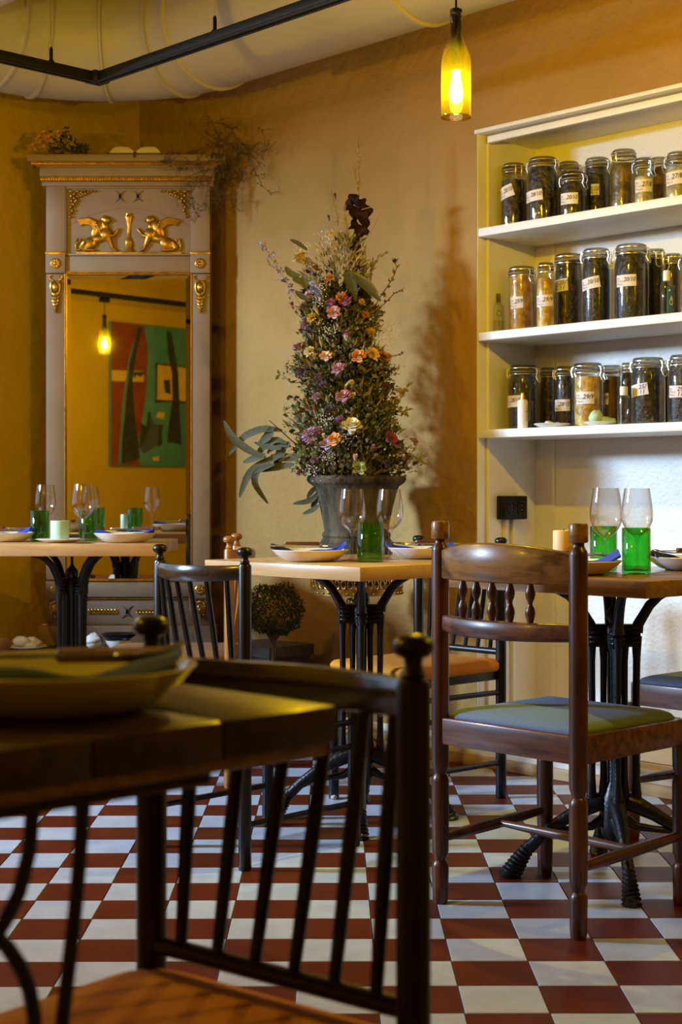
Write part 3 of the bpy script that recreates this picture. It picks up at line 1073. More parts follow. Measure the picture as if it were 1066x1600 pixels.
# ------------------------------------------------------------------ cast iron pedestal tables
def pedestal_parts(ztop):
    P = []
    k = ztop / 0.722
    for q in range(4):
        RM = Matrix.Rotation(q * PI / 2, 4, 'Z')
        m = MB()
        m.M = RM
        # bracket under the top
        m.tube([(0.175, 0, ztop - 0.004), (0.140, 0, ztop - 0.008), (0.112, 0, ztop - 0.022), (0.088, 0, ztop - 0.045), (0.070, 0, ztop - 0.075), (0.060, 0, 0.630 * k), (0.056, 0, 0.610 * k)],
               [0.008, 0.010, 0.0115, 0.0125, 0.013, 0.014, 0.016], 10, squash=(1, 1.0))
        # collar with bands
        for z, rr in ((0.622, 0.030), (0.610, 0.034), (0.598, 0.034), (0.586, 0.031)):
            m.tube([(0.020, 0, z * k), (0.030, 0, z * k), (0.045, 0, z * k), (0.058, 0, z * k), (0.066, 0, z * k)], [0.006, rr * 0.45, rr * 0.5, rr * 0.48, 0.006], 10, squash=(0.45, 1.15))
        m.box2(0.014, 0.064, -0.012, 0.012, 0.574 * k, 0.63 * k)
        # the two bars and the arches between them
        m.tube([(0.056, 0, 0.60 * k), (0.056, 0, 0.54 * k), (0.054, 0, 0.40 * k), (0.055, 0, 0.25), (0.056, 0, 0.19)], [0.0135, 0.0095, 0.0085, 0.0092, 0.014], 10)
        m.tube([(0.026, 0, 0.60 * k), (0.026, 0, 0.54 * k), (0.026, 0, 0.40 * k), (0.026, 0, 0.25), (0.027, 0, 0.19)], [0.0130, 0.0085, 0.0078, 0.0085, 0.013], 10)
        m.box2(0.020, 0.062, -0.008, 0.008, 0.175, 0.212)
        # splayed foot: upper and lower spar
        m.tube([(0.030, 0, 0.190), (0.062, 0, 0.178), (0.098, 0, 0.160), (0.140, 0, 0.135), (0.180, 0, 0.104), (0.208, 0, 0.076)], [0.021, 0.022, 0.018, 0.0155, 0.0150, 0.0160], 12, squash=(1, 0.95))
        m.tube([(0.020, 0, 0.150), (0.055, 0, 0.128), (0.095, 0, 0.122), (0.135, 0, 0.118), (0.175, 0, 0.100)], [0.016, 0.011, 0.0085, 0.0085, 0.0100], 10)
        leg = m.mesh('leg', M['iron'], smooth=60)
        h = MB()
        h.M = RM
        pts, rad = [], []
        for i in range(19):
            t = i / 18
            pts.append((0.205 + 0.055 * t ** 0.8, 0, 0.080 - 0.080 * t))
            rad.append((0.0165 + 0.0125 * t) * (1.0 + (0.13 if i % 2 else -0.06)))
        pts[-1] = (0.258, 0, 0.0)
        h.tube(pts, rad, 14, squash=(0.95, 0.78))
        P.append(('leg', leg, [('hoof_foot', h.mesh('hoof_foot', M['iron'], smooth=50))]))
    m = MB()
    m.lathe([(0, 0.058), (0.008, 0.060), (0.012, 0.070), (0.020, 0.072), (0.024, 0.082), (0.024, 0.100), (0.030, 0.106), (0.034, 0.130), (0.034, 0.190), (0.024, 0.215), (0.015, 0.24), (0.015, 0.56 * k), (0.022, 0.575 * k), (0.026, 0.600 * k),
             (0.024, 0.625 * k), (0.020, 0.632 * k), (0.024, 0.642 * k), (0.022, 0.658 * k), (0.012, 0.670 * k), (0.006, 0.680 * k), (0.0045, ztop), (0, ztop)], 18)
    P.append(('column', m.mesh('column', M['iron'], smooth=45), []))
    m = MB()
    for q in range(4):
        m.M = Matrix.Rotation(q * PI / 2, 4, 'Z')
        m.box2(0.0, 0.195, -0.016, 0.016, ztop - 0.006, ztop + 0.001)
    P.append(('top_cross', m.mesh('top_cross', M['iron'], 0.001), []))
    return P


def pedestal_table(loc, side, height, rz_top, mtop, medge, label, thick=0.038, rz_leg=PI / 4):
    t = thing('pedestal_table', label, 'table', (loc[0], loc[1], 0), rz_top)
    m = MB()
    m.box2(-side / 2, side / 2, -side / 2, side / 2, height - thick, height)
    me = m.mesh('tabletop', [mtop, medge], 0.0025)
    for p in me.polygons:
        p.material_index = 0 if p.normal.z > 0.5 else 1
    link('tabletop', me, t)
    ps = build_cached(('ped', round(height, 3)), lambda: pedestal_parts(height - thick))
    for nm, me, subs in ps:
        o = link(nm, me, t, rz=rz_leg)
        for sn, sm in subs:
            link(sn, sm, o)
    return t


ZT = 0.76
TMID, TRIGHT, TLEFT = (0.060, 4.450), (0.678, 3.770), (-0.987, 5.57)
pedestal_table(TMID, 0.652, ZT, RZ, M['ash_top'], M['ash_top'], 'square light wood table on black iron pedestal in front of the urn')
pedestal_table(TRIGHT, 0.622, ZT, RZ, M['oak_top'], M['oak_top'], 'square oiled wood table on black iron pedestal beside the shelf niche')
ZL = 0.781
pedestal_table(TLEFT, 0.70, ZL, 0.0, M['ash_top'], M['ash_top'], 'square light wood table on black iron pedestal in front of the mirror', thick=0.042)

# ------------------------------------------------------------------ near dark plank table on lyre shaped iron trestles
FC = Vector((-0.0035, 1.373, 0))
FT_S = 0.66
fc_ = FC - U * (FT_S / 2) - N * (FT_S / 2)
ft = thing('plank_table', 'dark oiled plank table with iron trestle legs, a deep plate on it', 'table', (fc_.x, fc_.y, 0), RZ)
npl = 5
for i in range(npl):
    y0 = -FT_S / 2 + FT_S * i / npl
    m = MB()
    m.box2(-FT_S / 2, FT_S / 2, y0 + 0.0006, y0 + FT_S / npl - 0.0006, ZT - 0.034, ZT - 0.0004 * (i % 2))
    part('plank', m, M['dark_top'], ft, 0.003)
m = MB()
m.box2(-FT_S / 2 + 0.006, FT_S / 2 - 0.006, -FT_S / 2 + 0.006, FT_S / 2 - 0.006, ZT - 0.045, ZT - 0.033)
part('under_board', m, M['oak_top'], ft, 0.002)
LEGA = [(0.0218, 0.7199), (0.0195, 0.7005), (0.0172, 0.6762), (0.0081, 0.6459), (-0.0042, 0.6262), (-0.0108, 0.6169), (-0.002, 0.6064), (0.0092, 0.5894), (0.0172, 0.5704), (0.0218, 0.5472), (0.0200, 0.52), (0.004, 0.47), (-0.022, 0.44)]
LEGB = [(0.0664, 0.7180), (0.0652, 0.6887), (0.0628, 0.6587), (0.0592, 0.624), (0.0544, 0.5897), (0.0497, 0.5556), (0.0460, 0.5312), (0.030, 0.48), (0.000, 0.44), (-0.028, 0.425)]
Y0 = -0.045
for sx in (-1, 1):
    tf = MB()
    for sy in (-1, 1):
        for LG in (LEGA, LEGB):
            tf.tube([(sx * 0.315, Y0 + sy * (y - Y0), z) for y, z in LG], [0.0075] + [0.0062] * (len(LG) - 2) + [0.009], 10)
        tf.tube([(sx * 0.315, Y0, 0.14), (sx * 0.315, Y0 + sy * 0.06, 0.10), (sx * 0.315, Y0 + sy * 0.13, 0.03), (sx * 0.315, Y0 + sy * 0.16, 0.006)], [0.012, 0.011, 0.010, 0.012], 10)
    tf.tube([(sx * 0.315, Y0, 0.46), (sx * 0.315, Y0, 0.43), (sx * 0.315, Y0, 0.30), (sx * 0.315, Y0, 0.12)], [0.010, 0.016, 0.013, 0.015], 12)
    tf.tube([(sx * 0.315, -0.19, 0.712), (sx * 0.315, 0.19, 0.712)], 0.008, 10)
    part('iron_trestle', tf, M['iron'], ft)
m = MB()
m.tube([(-0.315, Y0, 0.25), (0.315, Y0, 0.25)], 0.008, 10)
part('stretcher', m, M['iron'], ft)

# ================================================================== TABLEWARE
def plate_mesh(r, h):
    m = MB()
    k = r / 0.11
    m.lathe([(0, 0.007), (0.052 * k, 0.007), (0.074 * k, 0.011), (0.096 * k, h * 0.70), (0.1075 * k, h - 0.001), (0.1095 * k, h), (0.111 * k, h - 0.0015), (0.100 * k, h * 0.62), (0.080 * k, 0.006), (0.064 * k, 0.001), (0.062 * k, 0.0), (0.056 * k, 0.0), (0.055 * k, 0.003), (0, 0.003)], 56)
    return m.mesh('plate', M['porcelain'], smooth=60)


def napkin_mesh(seed, L=0.20, W=0.075, lift=0.030):
    rn = random.Random(seed)
    ph = [rn.uniform(0, 6.28) for _ in range(4)]

    def surf(s, off):
        def fn(u, v):
            x = (u - 0.5) * L
            y = (v - 0.5) * W * (0.75 + 0.35 * abs(u - 0.5) * 2)
            e = abs(u - 0.5) * 2
            z = 0.016 + lift * e ** 2.2 + 0.004 * math.sin(9 * v + ph[0] + 3 * u) + 0.003 * math.sin(14 * u + ph[1]) + 0.006 * (1 - abs(v - 0.5) * 2)
            return (x, y + 0.012 * math.sin(3.0 * u + ph[2]), z + off)
        return fn
    m = MB()
    nu, nv = 17, 9
    a = surf(0, 0.006)
    b = surf(0, 0.0)
    top = [a(i / (nu - 1), j / (nv - 1)) for j in range(nv) for i in range(nu)]
    bot = [b(i / (nu - 1), j / (nv - 1)) for j in range(nv) for i in range(nu)]
    fs = []
    o = nu * nv
    for j in range(nv - 1):
        for i in range(nu - 1):
            q = (j * nu + i, j * nu + i + 1, (j + 1) * nu + i + 1, (j + 1) * nu + i)
            fs.append(q)
            fs.append(tuple(o + k for k in reversed(q)))
    rim = [i for i in range(nu)] + [j * nu + nu - 1 for j in range(1, nv)] + [(nv - 1) * nu + i for i in range(nu - 2, -1, -1)] + [j * nu for j in range(nv - 2, 0, -1)]
    for k in range(len(rim)):
        p, q = rim[k], rim[(k + 1) % len(rim)]
        fs.append((p, p + o, q + o, q))
    m.add(top + bot, fs)
    return m.mesh('napkin', M['napkin'], smooth=50)


def knife_parts():
    h = MB()
    pad(h, 0.105, 0.020, 0.009, [(0.003, 0.0), (0.0, 0.003), (0.0, 0.009), (0.003, 0.012)], c=(0.052, 0))
    b = MB()
    b.prism([(-0.078, -0.004), (-0.070, -0.008), (0.0, -0.008), (0.0, 0.007), (-0.066, 0.007), (-0.076, 0.002)], 0.004, 0.0065, f=lambda x, z, d: (x, z, d))
    return [('handle', h.mesh('handle', M['knife_wood']), []), ('blade', b.mesh('blade', M['steel'], 0.0006), [])]


def fork_mesh():
    m = MB()
    m.tube([(0.115, 0, 0.004), (0.06, 0, 0.005), (0.0, 0, 0.004), (-0.035, 0, 0.003)], [0.006, 0.005, 0.0028, 0.0035], 8, squash=(0.45, 1))
    pad(m, 0.03, 0.022, 0.008, [(0.001, 0.002), (0, 0.003), (0.001, 0.0045)], c=(-0.042, 0))
    for k in range(4):
        y = -0.009 + 0.006 * k
        m.tube([(-0.050, y, 0.0035), (-0.072, y, 0.005), (-0.094, y * 0.9, 0.012)], [0.0016, 0.0014, 0.0008], 6)
    return m.mesh('fork', M['steel'])


PLATE = plate_mesh(0.110, 0.034)
PLATE_FG = plate_mesh(0.122, 0.040)
KN = knife_parts()
FK = fork_mesh()
SETS = 0


def setting(x, y, z, where, rz=0.0, mesh=None, nseed=1, kn=(0.01, 0.01), fk=(-0.010, -0.02), nap=(0.0, 0.0), nL=0.20, lift=0.026, knife_z=0.043, fork_z=0.041, kyaw=0.0, fyaw=0.12):
    solo('plate', mesh or PLATE, None, 'white laid plate ' + where, 'plate', (x, y, z), rz, 'laid plates')
    c, s = math.cos(rz), math.sin(rz)

    def at(p):
        return (x + c * p[0] - s * p[1], y + s * p[0] + c * p[1])
    q = at(nap)
    solo('napkin', napkin_mesh(nseed, nL, 0.085, lift), None, 'cobalt blue napkin in plate ' + where, 'napkin', (q[0], q[1], z), rz, 'blue napkins')
    q = at(kn)
    t = thing('table_knife', 'brown-handled knife on plate ' + where, 'knife', (q[0], q[1], z + knife_z), rz + kyaw, 'table knives')
    instance_parts(t, KN)
    q = at(fk)
    solo('fork', FK, None, 'steel fork on plate ' + where, 'fork', (q[0], q[1], z + fork_z), rz + fyaw, 'forks')


setting(-0.088, 4.360, ZT, 'on the window side of the table before the urn', nseed=2, kn=(0.027, 0.020), kyaw=PI, fk=(0.0, -0.02), nap=(-0.005, 0), nL=0.215, lift=0.024, fyaw=PI + 0.2)
setting(0.250, 4.548, ZT, 'under the niche side of the table before the urn', nseed=3, kn=(-0.028, 0.0), kyaw=0.25, nap=(-0.015, 0), lift=0.024)
setting(0.560, 3.635, ZT, 'behind the post of the wooden chair', nseed=4, kn=(0.0, 0.03), kyaw=PI, fk=(-0.010, -0.01), lift=0.028)
setting(0.890, 3.865, ZT, 'before the cushioned chair under the shelves', nseed=5, kn=(-0.035, 0.0), kyaw=0.3, fk=(-0.005, -0.03), lift=0.024)
setting(-0.772, 5.425, ZL, 'on the table before the mirror, near its corner', nseed=6, kn=(0.02, 0.04), fk=(-0.012, -0.01), lift=0.022)
setting(-1.222, 5.50, ZL, 'on the table before the mirror, towards the window', nseed=7, kn=(0.0, 0.02), kyaw=PI, lift=0.024)
setting(-0.252, 1.352, ZT, 'on the dark plank table', rz=0.05, mesh=PLATE_FG, nseed=9, kn=(-0.010, 0.058), fk=(0.02, 0.02), nap=(-0.005, 0.006), nL=0.225, lift=0.026, knife_z=0.035, fork_z=0.042, kyaw=0.06, fyaw=PI + 0.3)


def wine_glass_mesh(h=0.207, r=0.040):
    m = MB()
    b = 0.088
    outer = [(0, 0), (0.030, 0.0), (0.0315, 0.0008), (0.030, 0.002), (0.012, 0.0045), (0.0048, 0.009), (0.0036, 0.020), (0.0035, 0.070), (0.0050, 0.080), (0.012, b), (0.0225, b + 0.008), (0.032, b + 0.020), (0.0385, b + 0.036), (r, b + 0.050), (0.0390, b + 0.070), (0.0355, b + 0.095), (0.0318, h)]
    inner = [(0.0310, h), (0.0347, b + 0.095), (0.0382, b + 0.070), (r - 0.0008, b + 0.050), (0.0376, b + 0.036), (0.031, b + 0.0205), (0.0215, b + 0.009), (0.010, b + 0.0022), (0, b + 0.001)]
    m.lathe(outer + inner, 36)
    return m.mesh('wine_glass', M['glass'], smooth=70)


def tumbler_mesh(r, h):
    m = MB()
    m.lathe([(0, 0.004), (r * 0.55, 0.003), (r * 0.80, 0.0), (r * 0.95, 0.001), (r, 0.006), (r, h - 0.001), (r - 0.0012, h), (r - 0.0028, h - 0.001), (r - 0.003, 0.012), (r * 0.85, 0.008), (r * 0.4, 0.012), (0, 0.014)], 36)
    return m.mesh('tumbler', M['green_glass'], smooth=60)


WG = wine_glass_mesh()
TU1, TU2 = tumbler_mesh(0.0385, 0.113), tumbler_mesh(0.0345, 0.111)
for x, y, z, lb in ((0.032, 4.400, ZT, 'clear wine glass standing by the plate on the window side before the urn'),
                    (0.144, 4.490, ZT, 'clear wine glass near the niche side plate before the urn'),
                    (0.650, 3.725, ZT, 'clear wine glass in front of a green tumbler under the shelves'),
                    (0.747, 3.830, ZT, 'clear wine glass standing behind a green tumbler under the shelves'),
                    (-0.900, 5.300, ZL, 'clear wine glass between candle saucer and plate before the mirror'),
                    (-1.118, 5.74, ZL, 'clear wine glass behind the tumbler and candle before the mirror')):
    solo('wine_glass', WG, None, lb, 'wine glass', (x, y, z), 0, 'wine glasses')
for x, y, z, me, lb in ((0.084, 4.310, ZT, TU1, 'green bottle-glass tumbler between two wine glasses before the urn'),
                        (0.668, 3.862, ZT, TU2, 'green bottle-glass tumbler behind a wine glass, next to the amber candle'),
                        (0.712, 3.660, ZT, TU2, 'green bottle-glass tumbler at the table edge under the shelves'),
                        (-1.112, 5.60, ZL, TU2, 'green bottle-glass tumbler behind the pale green candle'),
                        (-0.936, 5.62, ZL, TU2, 'green bottle-glass tumbler behind a wine glass before the mirror')):
    solo('tumbler', me, None, lb, 'tumbler', (x, y, z), 0, 'green tumblers')


def candle(loc, r, h, mat, label, dish=True):
    t = thing('pillar_candle', label, 'candle', loc)
    m = MB()
    m.lathe([(0, 0), (r * 0.97, 0), (r, 0.003), (r, h - 0.003), (r * 0.96, h), (r * 0.85, h - 0.001), (r * 0.7, h - 0.006), (0.3 * r, h - 0.010), (0, h - 0.010)], 28)
    part('wax', m, mat, t)
    m = MB()
    m.tube([(0, 0, h - 0.012), (0.001, 0, h - 0.002), (0.003, 0, h + 0.004)], 0.0011, 6)
    part('wick', m, M['ink_black'], t)
    return t


m = MB()
m.lathe([(0, 0.004), (0.052, 0.004), (0.074, 0.011), (0.084, 0.014), (0.0855, 0.0125), (0.074, 0.008), (0.050, 0.0), (0, 0.0)], 44)
solo('saucer', m, M['porcelain'], 'white saucer under the pale green candle', 'saucer', (-1.000, 5.40, ZL))
candle((-1.000, 5.40, ZL + 0.004), 0.033, 0.074, M['wax_green'], 'pale green pillar candle on a white saucer before the mirror')
candle((0.578, 3.955, ZT), 0.026, 0.098, M['wax_amber'], 'amber-cream pillar candle behind the post of the wooden chair')

# ================================================================== TRUMEAU MIRROR
MX, MD, MZ = -0.877, 6.25, 0.332
PXM = 2373.0 / 6.25


def mz(y):
    return CAM_H + (HORIZON - y) / PXM - MZ


def mxp(x):
    return (x - 200.0) / PXM


mi = thing('trumeau_mirror', 'tall grey-painted trumeau mirror with gilded sphinxes standing across the corner', 'mirror', (MX, MD, MZ))
BK = 0.080
m = MB()
m.box2(mxp(72), mxp(328), 0.020, BK, mz(977), mz(262))
part('back_board', m, M['mirror_paint'], mi)
for s in (-1, 1):
    m = MB()
    xa, xb = sorted((s * mxp(328), s * mxp(298)))
    m.box2(xa, xb, 0.0, 0.03, mz(906), mz(428))
    part('pilaster', m, M['mirror_paint'], mi, 0.003)
    m = MB()
    m.box2(xa, xb, 0.0, 0.03, mz(395), mz(291))
    part('pilaster', m, M['mirror_paint'], mi, 0.003)
    for (ya, yb) in ((427, 397), (935, 908)):
        m = MB()
        m.box2(xa - 0.001, xb + 0.001, -0.006, 0.03, mz(ya), mz(yb))
        bl = part('rosette_block', m, M['mirror_paint'], mi, 0.003)
        r = MB()
        cx, cz = (xa + xb) / 2, mz((ya + yb) / 2)
        r.M = Matrix.Translation((cx, -0.006, cz)) @ Matrix.Rotation(PI / 2, 4, 'X')
        r.lathe([(0.021, -0.001), (0.021, 0.003), (0.018, 0.005), (0.0165, 0.003), (0.008, 0.003), (0.007, 0.006), (0, 0.009)], 24)
        for k in range(8):
            an = 2 * PI * k / 8
            r.ball((0.012 * math.cos(an), 0.012 * math.sin(an), 0.004), (0.0042, 0.0042, 0.003), 8, 5)
        part('rosette', r, M['gold'], bl)
    # gilded mask pendants
    for (ya, yb, full) in ((489, 429, True), (968, 940, False)):
        r = MB()
        cx = (xa + xb) / 2
        zt, zb = mz(yb), mz(ya)
        H = zt - zb
        if full:
            r.ball((cx, -0.006, zt - 0.052), (0.014, 0.010, 0.021), 14, 10)
            r.ball((cx, -0.013, zt - 0.054), (0.0028, 0.004, 0.007), 8, 6)
            for e in (-1, 1):
                r.ball((cx + e * 0.0055, -0.0135, zt - 0.047), (0.0028, 0.0018, 0.0018), 6, 4)
                r.tube([(cx + e * 0.004, -0.008, zt - 0.028), (cx + e * 0.016, -0.008, zt - 0.034), (cx + e * 0.019, -0.006, zt - 0.055), (cx + e * 0.015, -0.004, zt - 0.078)], [0.005, 0.006, 0.005, 0.003], 8)
                r.tube([(cx + e * 0.010, -0.003, zt - 0.025), (cx + e * 0.024, -0.003, zt - 0.018), (cx + e * 0.027, -0.003, zt - 0.006), (cx + e * 0.018, -0.003, zt - 0.004)], 0.003, 6)
            r.ball((cx, -0.013, zt - 0.064), (0.005, 0.002, 0.0016), 8, 4)
            for k, (dz, rr) in enumerate(((0.083, 0.012), (0.097, 0.016), (0.112, 0.013), (0.126, 0.010), (0.139, 0.0075), (0.150, 0.005))):
                r.ball((cx, -0.005, zt - dz), (rr, 0.008, 0.009), 10, 6)
                for e in (-1, 1):
                    r.ball((cx + e * rr * 0.8, -0.004, zt - dz + 0.004), (rr * 0.45, 0.006, 0.007), 8, 5)
        else:
            r.ball((cx, -0.006, zt - 0.030), (0.018, 0.012, 0.024), 14, 10)
            r.ball((cx, -0.016, zt - 0.034), (0.004, 0.005, 0.008), 8, 6)
            for e in (-1, 1):
                r.ball((cx + e * 0.007, -0.016, zt - 0.024), (0.0035, 0.002, 0.002), 6, 4)
                for k in range(5):
                    r.ball((cx + e * (0.016 + 0.003 * math.sin(k)), -0.004, zt - 0.010 - 0.011 * k), (0.006, 0.006, 0.008), 8, 5)
            r.tube([(cx - 0.012, -0.006, zt - 0.004), (cx, -0.010, zt + 0.001), (cx + 0.012, -0.006, zt - 0.004)], 0.004, 8)
            for k in range(3):
                r.ball((cx, -0.006, zt - 0.056 - 0.006 * k), (0.010 - 0.0025 * k, 0.006, 0.005), 8, 5)
        part('gilded_mask', r, M['gold'], mi)
    # gold capital strips
    r = MB()
    r.box2(xa - 0.002, xb + 0.002, -0.005, 0.02, mz(397.5), mz(393))
    part('gold_strip', r, M['gold'], mi, 0.001)

# frieze panel, frames
m = MB()
m.box2(mxp(102), mxp(298), 0.012, 0.03, mz(396), mz(292))
part('panel', m, M['mirror_paint'], mi)
m = MB()
for ya, yb in ((294, 291), (399, 396)):
    m.box2(mxp(102), mxp(298), 0.002, 0.03, mz(ya), mz(yb))
for xa in (102, 296.5):
    m.box2(mxp(xa), mxp(xa + 1.5), 0.002, 0.03, mz(396), mz(292))
part('panel_frame', m, M['mirror_paint'], mi, 0.001)
m = MB()
m.tube([(mxp(105 + 190 * i / 20), 0.0118, mz(350 - 28 * math.sin(PI * i / 20) + 2)) for i in range(21)], 0.0012, 6)
part('arch_line', m, M['mirror_paint'], mi)
m = MB()
m.box2(mxp(102), mxp(298), 0.004, 0.03, mz(424.5), mz(400))
part('rail_board', m, M['mirror_paint'], mi, 0.002)
m = MB()
m.box2(mxp(102), mxp(298), 0.004, 0.03, mz(933), mz(909))
part('rail_board', m, M['mirror_paint'], mi, 0.002)
m = MB()
m.box2(mxp(74), mxp(326), 0.004, 0.03, mz(975), mz(937))
part('lower_panel', m, M['mirror_paint'], mi, 0.002)
m = MB()
m.box2(mxp(62), mxp(338), -0.022, BK, 0, mz(977))
part('plinth', m, M['mirror_paint'], mi, 0.004)


def bead_strip(x0, x1, y, rz_, pitch, yy=-0.002, name='gold_beading'):
    r = MB()
    n = max(2, int((x1 - x0) / pitch))
    r.box2(x0, x1, yy + 0.003, yy + 0.02, mz(y) - rz_ * 1.05, mz(y) + rz_ * 1.05)
    for k in range(n):
        xx = x0 + (k + 0.5) * (x1 - x0) / n
        r.ball((xx, yy + 0.002, mz(y)), (pitch * 0.46, 0.004, rz_), 6, 4)
    part(name, r, M['gold'], mi)


bead_strip(mxp(102), mxp(298), 426.5, 0.0045, 0.008)
bead_strip(mxp(102), mxp(298), 907, 0.0045, 0.008)
bead_strip(mxp(74), mxp(326), 936, 0.0035, 0.008)
bead_strip(mxp(66), mxp(334), 976, 0.0040, 0.009, -0.012)
bead_strip(mxp(64), mxp(336), 280.5, 0.0080, 0.0105, -0.022)
bead_strip(mxp(52), mxp(348), 258.5, 0.0065, 0.0065, -0.048)
r = MB()
for xa in (100.5, 298.2):
    r.box2(mxp(xa), mxp(xa + 1.6), -0.001, 0.02, mz(905), mz(428))
    for k in range(150):
        r.ball((mxp(xa + 0.8), -0.002, mz(905) + (mz(428) - mz(905)) * (k + 0.5) / 150), (0.0022, 0.002, 0.0035), 5, 4)
part('gold_beading', r, M['gold'], mi)

# cornice
for (xe, ya, yb, fr) in ((334, 291.5, 284, -0.012), (336, 277.5, 263, -0.030), (341, 263.5, 261, -0.038), (354, 256, 245.5, -0.056)):
    m = MB()
    m.box2(-mxp(xe), mxp(xe), fr, BK, mz(ya), mz(yb))
    part('cornice_board', m, M['mirror_paint'], mi, 0.003)

# bevelled mirror glass
m = MB()
gx0, gx1, gz0, gz1 = mxp(102), mxp(298), mz(906), mz(428)
bv = 0.021
yc, ye = 0.0105, 0.0125
o_ = [(gx0, ye, gz0), (gx1, ye, gz0), (gx1, ye, gz1), (gx0, ye, gz1)]
i_ = [(gx0 + bv, yc, gz0 + bv), (gx1 - bv, yc, gz0 + bv), (gx1 - bv, yc, gz1 - bv), (gx0 + bv, yc, gz1 - bv)]
bk = [(p[0], 0.018, p[2]) for p in o_]
m.add(o_ + i_ + bk, [(4, 5, 6, 7), (0, 1, 5, 4), (1, 2, 6, 5), (2, 3, 7, 6), (3, 0, 4, 7), (8, 11, 10, 9), (0, 8, 9, 1), (1, 9, 10, 2), (2, 10, 11, 3), (3, 11, 8, 0)])
part('mirror_glass', m, M['mirror'], mi, smooth=0)


# gilded relief, drawn in the panel's own plane: (u, v) -> metres
def zz(u, v):
    return ((u / 3.676 + 60 - 200) / PXM, mz(240 + v / 3.676))


def relief_ball(r, u, v, ru, rv, ang=0.0, dep=0.010, sx=1, seg=14):
    x, z = zz(u, v)
    k = 1 / 3.676 / PXM
    R = Matrix.Rotation(-math.radians(ang) * sx, 3, 'Y')
    r.ball((sx * x, 0.010, z), (ru * k, dep, rv * k), seg, 9, R)


def relief_tube(r, pts, rad, sx=1, sq=None):
    k = 1 / 3.676 / PXM
    rr = [q * k for q in rad] if isinstance(rad, (list, tuple)) else rad * k
    P = []
    for (u, v) in pts:
        x, z = zz(u, v)
        P.append((sx * x, 0.007, z))
    r.tube(P, rr, 8)


CU = 514.6   # panel centre line in u
for sx in (1, -1):
    r = MB()

    def W(u):
        return u
    # haunch, belly, chest, neck, head
    relief_ball(r, 292, 515, 52, 36, 38, 0.013, sx)
    relief_ball(r, 340, 487, 52, 26, 14, 0.012, sx)
    relief_ball(r, 388, 462, 42, 38, -50, 0.014, sx)
    relief_ball(r, 384, 416, 20, 26, 0, 0.011, sx)
    relief_ball(r, 391, 380, 24, 25, 0, 0.014, sx)
    relief_ball(r, 381, 374, 24, 22, 0, 0.011, sx)
    relief_ball(r, 415, 384, 5, 6, 0, 0.013, sx)
    relief_ball(r, 372, 405, 11, 24, 10, 0.010, sx)
    # hind leg and paw
    relief_tube(r, [(265, 510), (240, 540), (262, 552), (322, 553)], [20, 14, 9, 7], sx)
    relief_tube(r, [(300, 530), (270, 545), (300, 552), (326, 553)], [14, 10, 8, 6], sx)
    # forelegs: one standing, one raised
    relief_tube(r, [(398, 480), (412, 515), (425, 545), (446, 555)], [20, 13, 9, 7], sx)
    relief_tube(r, [(405, 470), (432, 470), (447, 447), (464, 428)], [16, 11, 9, 5], sx)
    # tail
    relief_tube(r, [(250, 545), (215, 552), (212, 520), (238, 500), (240, 486), (226, 486), (214, 508)], [7, 6, 5, 5, 4, 4, 6], sx)
    # wing: a root and rows of feathers
    relief_ball(r, 340, 430, 34, 60, -28, 0.012, sx)
    for k in range(7):
        t = k / 6
        relief_tube(r, [(352 - 10 * t, 440 + 20 * t), (325 - 6 * t, 390 + 34 * t), (290, 372 + 30 * t), (252, 376 + 24 * t), (216 + 22 * t, 382 + 30 * t)], [9, 10, 9, 8, 4], sx)
    for k in range(6):
        relief_ball(r, 330 + 6 * k, 395 + 12 * k, 14, 8, 60, 0.014, sx)
    part('gilded_sphinx', r, M['gold'], mi, smooth=60)
    # corner acanthus
    r = MB()
    base = [(185, 215), (205, 230), (225, 215), (245, 222), (265, 212), (285, 220), (305, 214), (325, 214)]
    for k, (u, v) in enumerate(base):
        relief_ball(r, u, v, 15 - k * 0.9, 9 - k * 0.5, 25 if k % 2 else -25, 0.010, sx, 10)
    for k, (u, v) in enumerate([(188, 240), (205, 255), (190, 270), (200, 290), (186, 305), (194, 325), (184, 342), (182, 362)]):
        relief_ball(r, u, v, 10 - k * 0.5, 15 - k * 0.9, 20 if k % 2 else -20, 0.010, sx, 10)
    for (u, v) in ((225, 245), (240, 238), (218, 268), (210, 275), (255, 232), (270, 228)):
        relief_ball(r, u, v, 12, 9, -40, 0.009, sx, 10)
    part('gilded_corner_leaf', r, M['gold'], mi, smooth=60)
# candlestick between the sphinxes
r = MB()
x0, z0 = zz(518, 560)
k = 1 / 3.676 / PXM
r.M = Matrix.Translation((x0, 0.011, z0)) @ Matrix.Diagonal((1, 0.45, 1, 1))
r.lathe([(0, 0), (32 * k, 0), (30 * k, 8 * k), (22 * k, 16 * k), (25 * k, 40 * k), (20 * k, 50 * k), (24 * k, 58 * k), (18 * k, 66 * k), (14 * k, 80 * k), (9 * k, 86 * k), (10 * k, 110 * k), (7 * k, 145 * k), (12 * k, 152 * k), (10 * k, 160 * k), (14 * k, 168 * k), (21 * k, 195 * k), (22 * k, 205 * k), (16 * k, 208 * k), (18 * k, 220 * k), (0, 222 * k)], 18)
part('gilded_candlestick', r, M['gold'], mi, smooth=50)
r = MB()
xa, za = zz(215, 575)
xb, zb = zz(822, 562)
r.box2(xa, xb, 0.004, 0.013, za, zb)
part('gold_ground_bar', r, M['gold'], mi, 0.001)


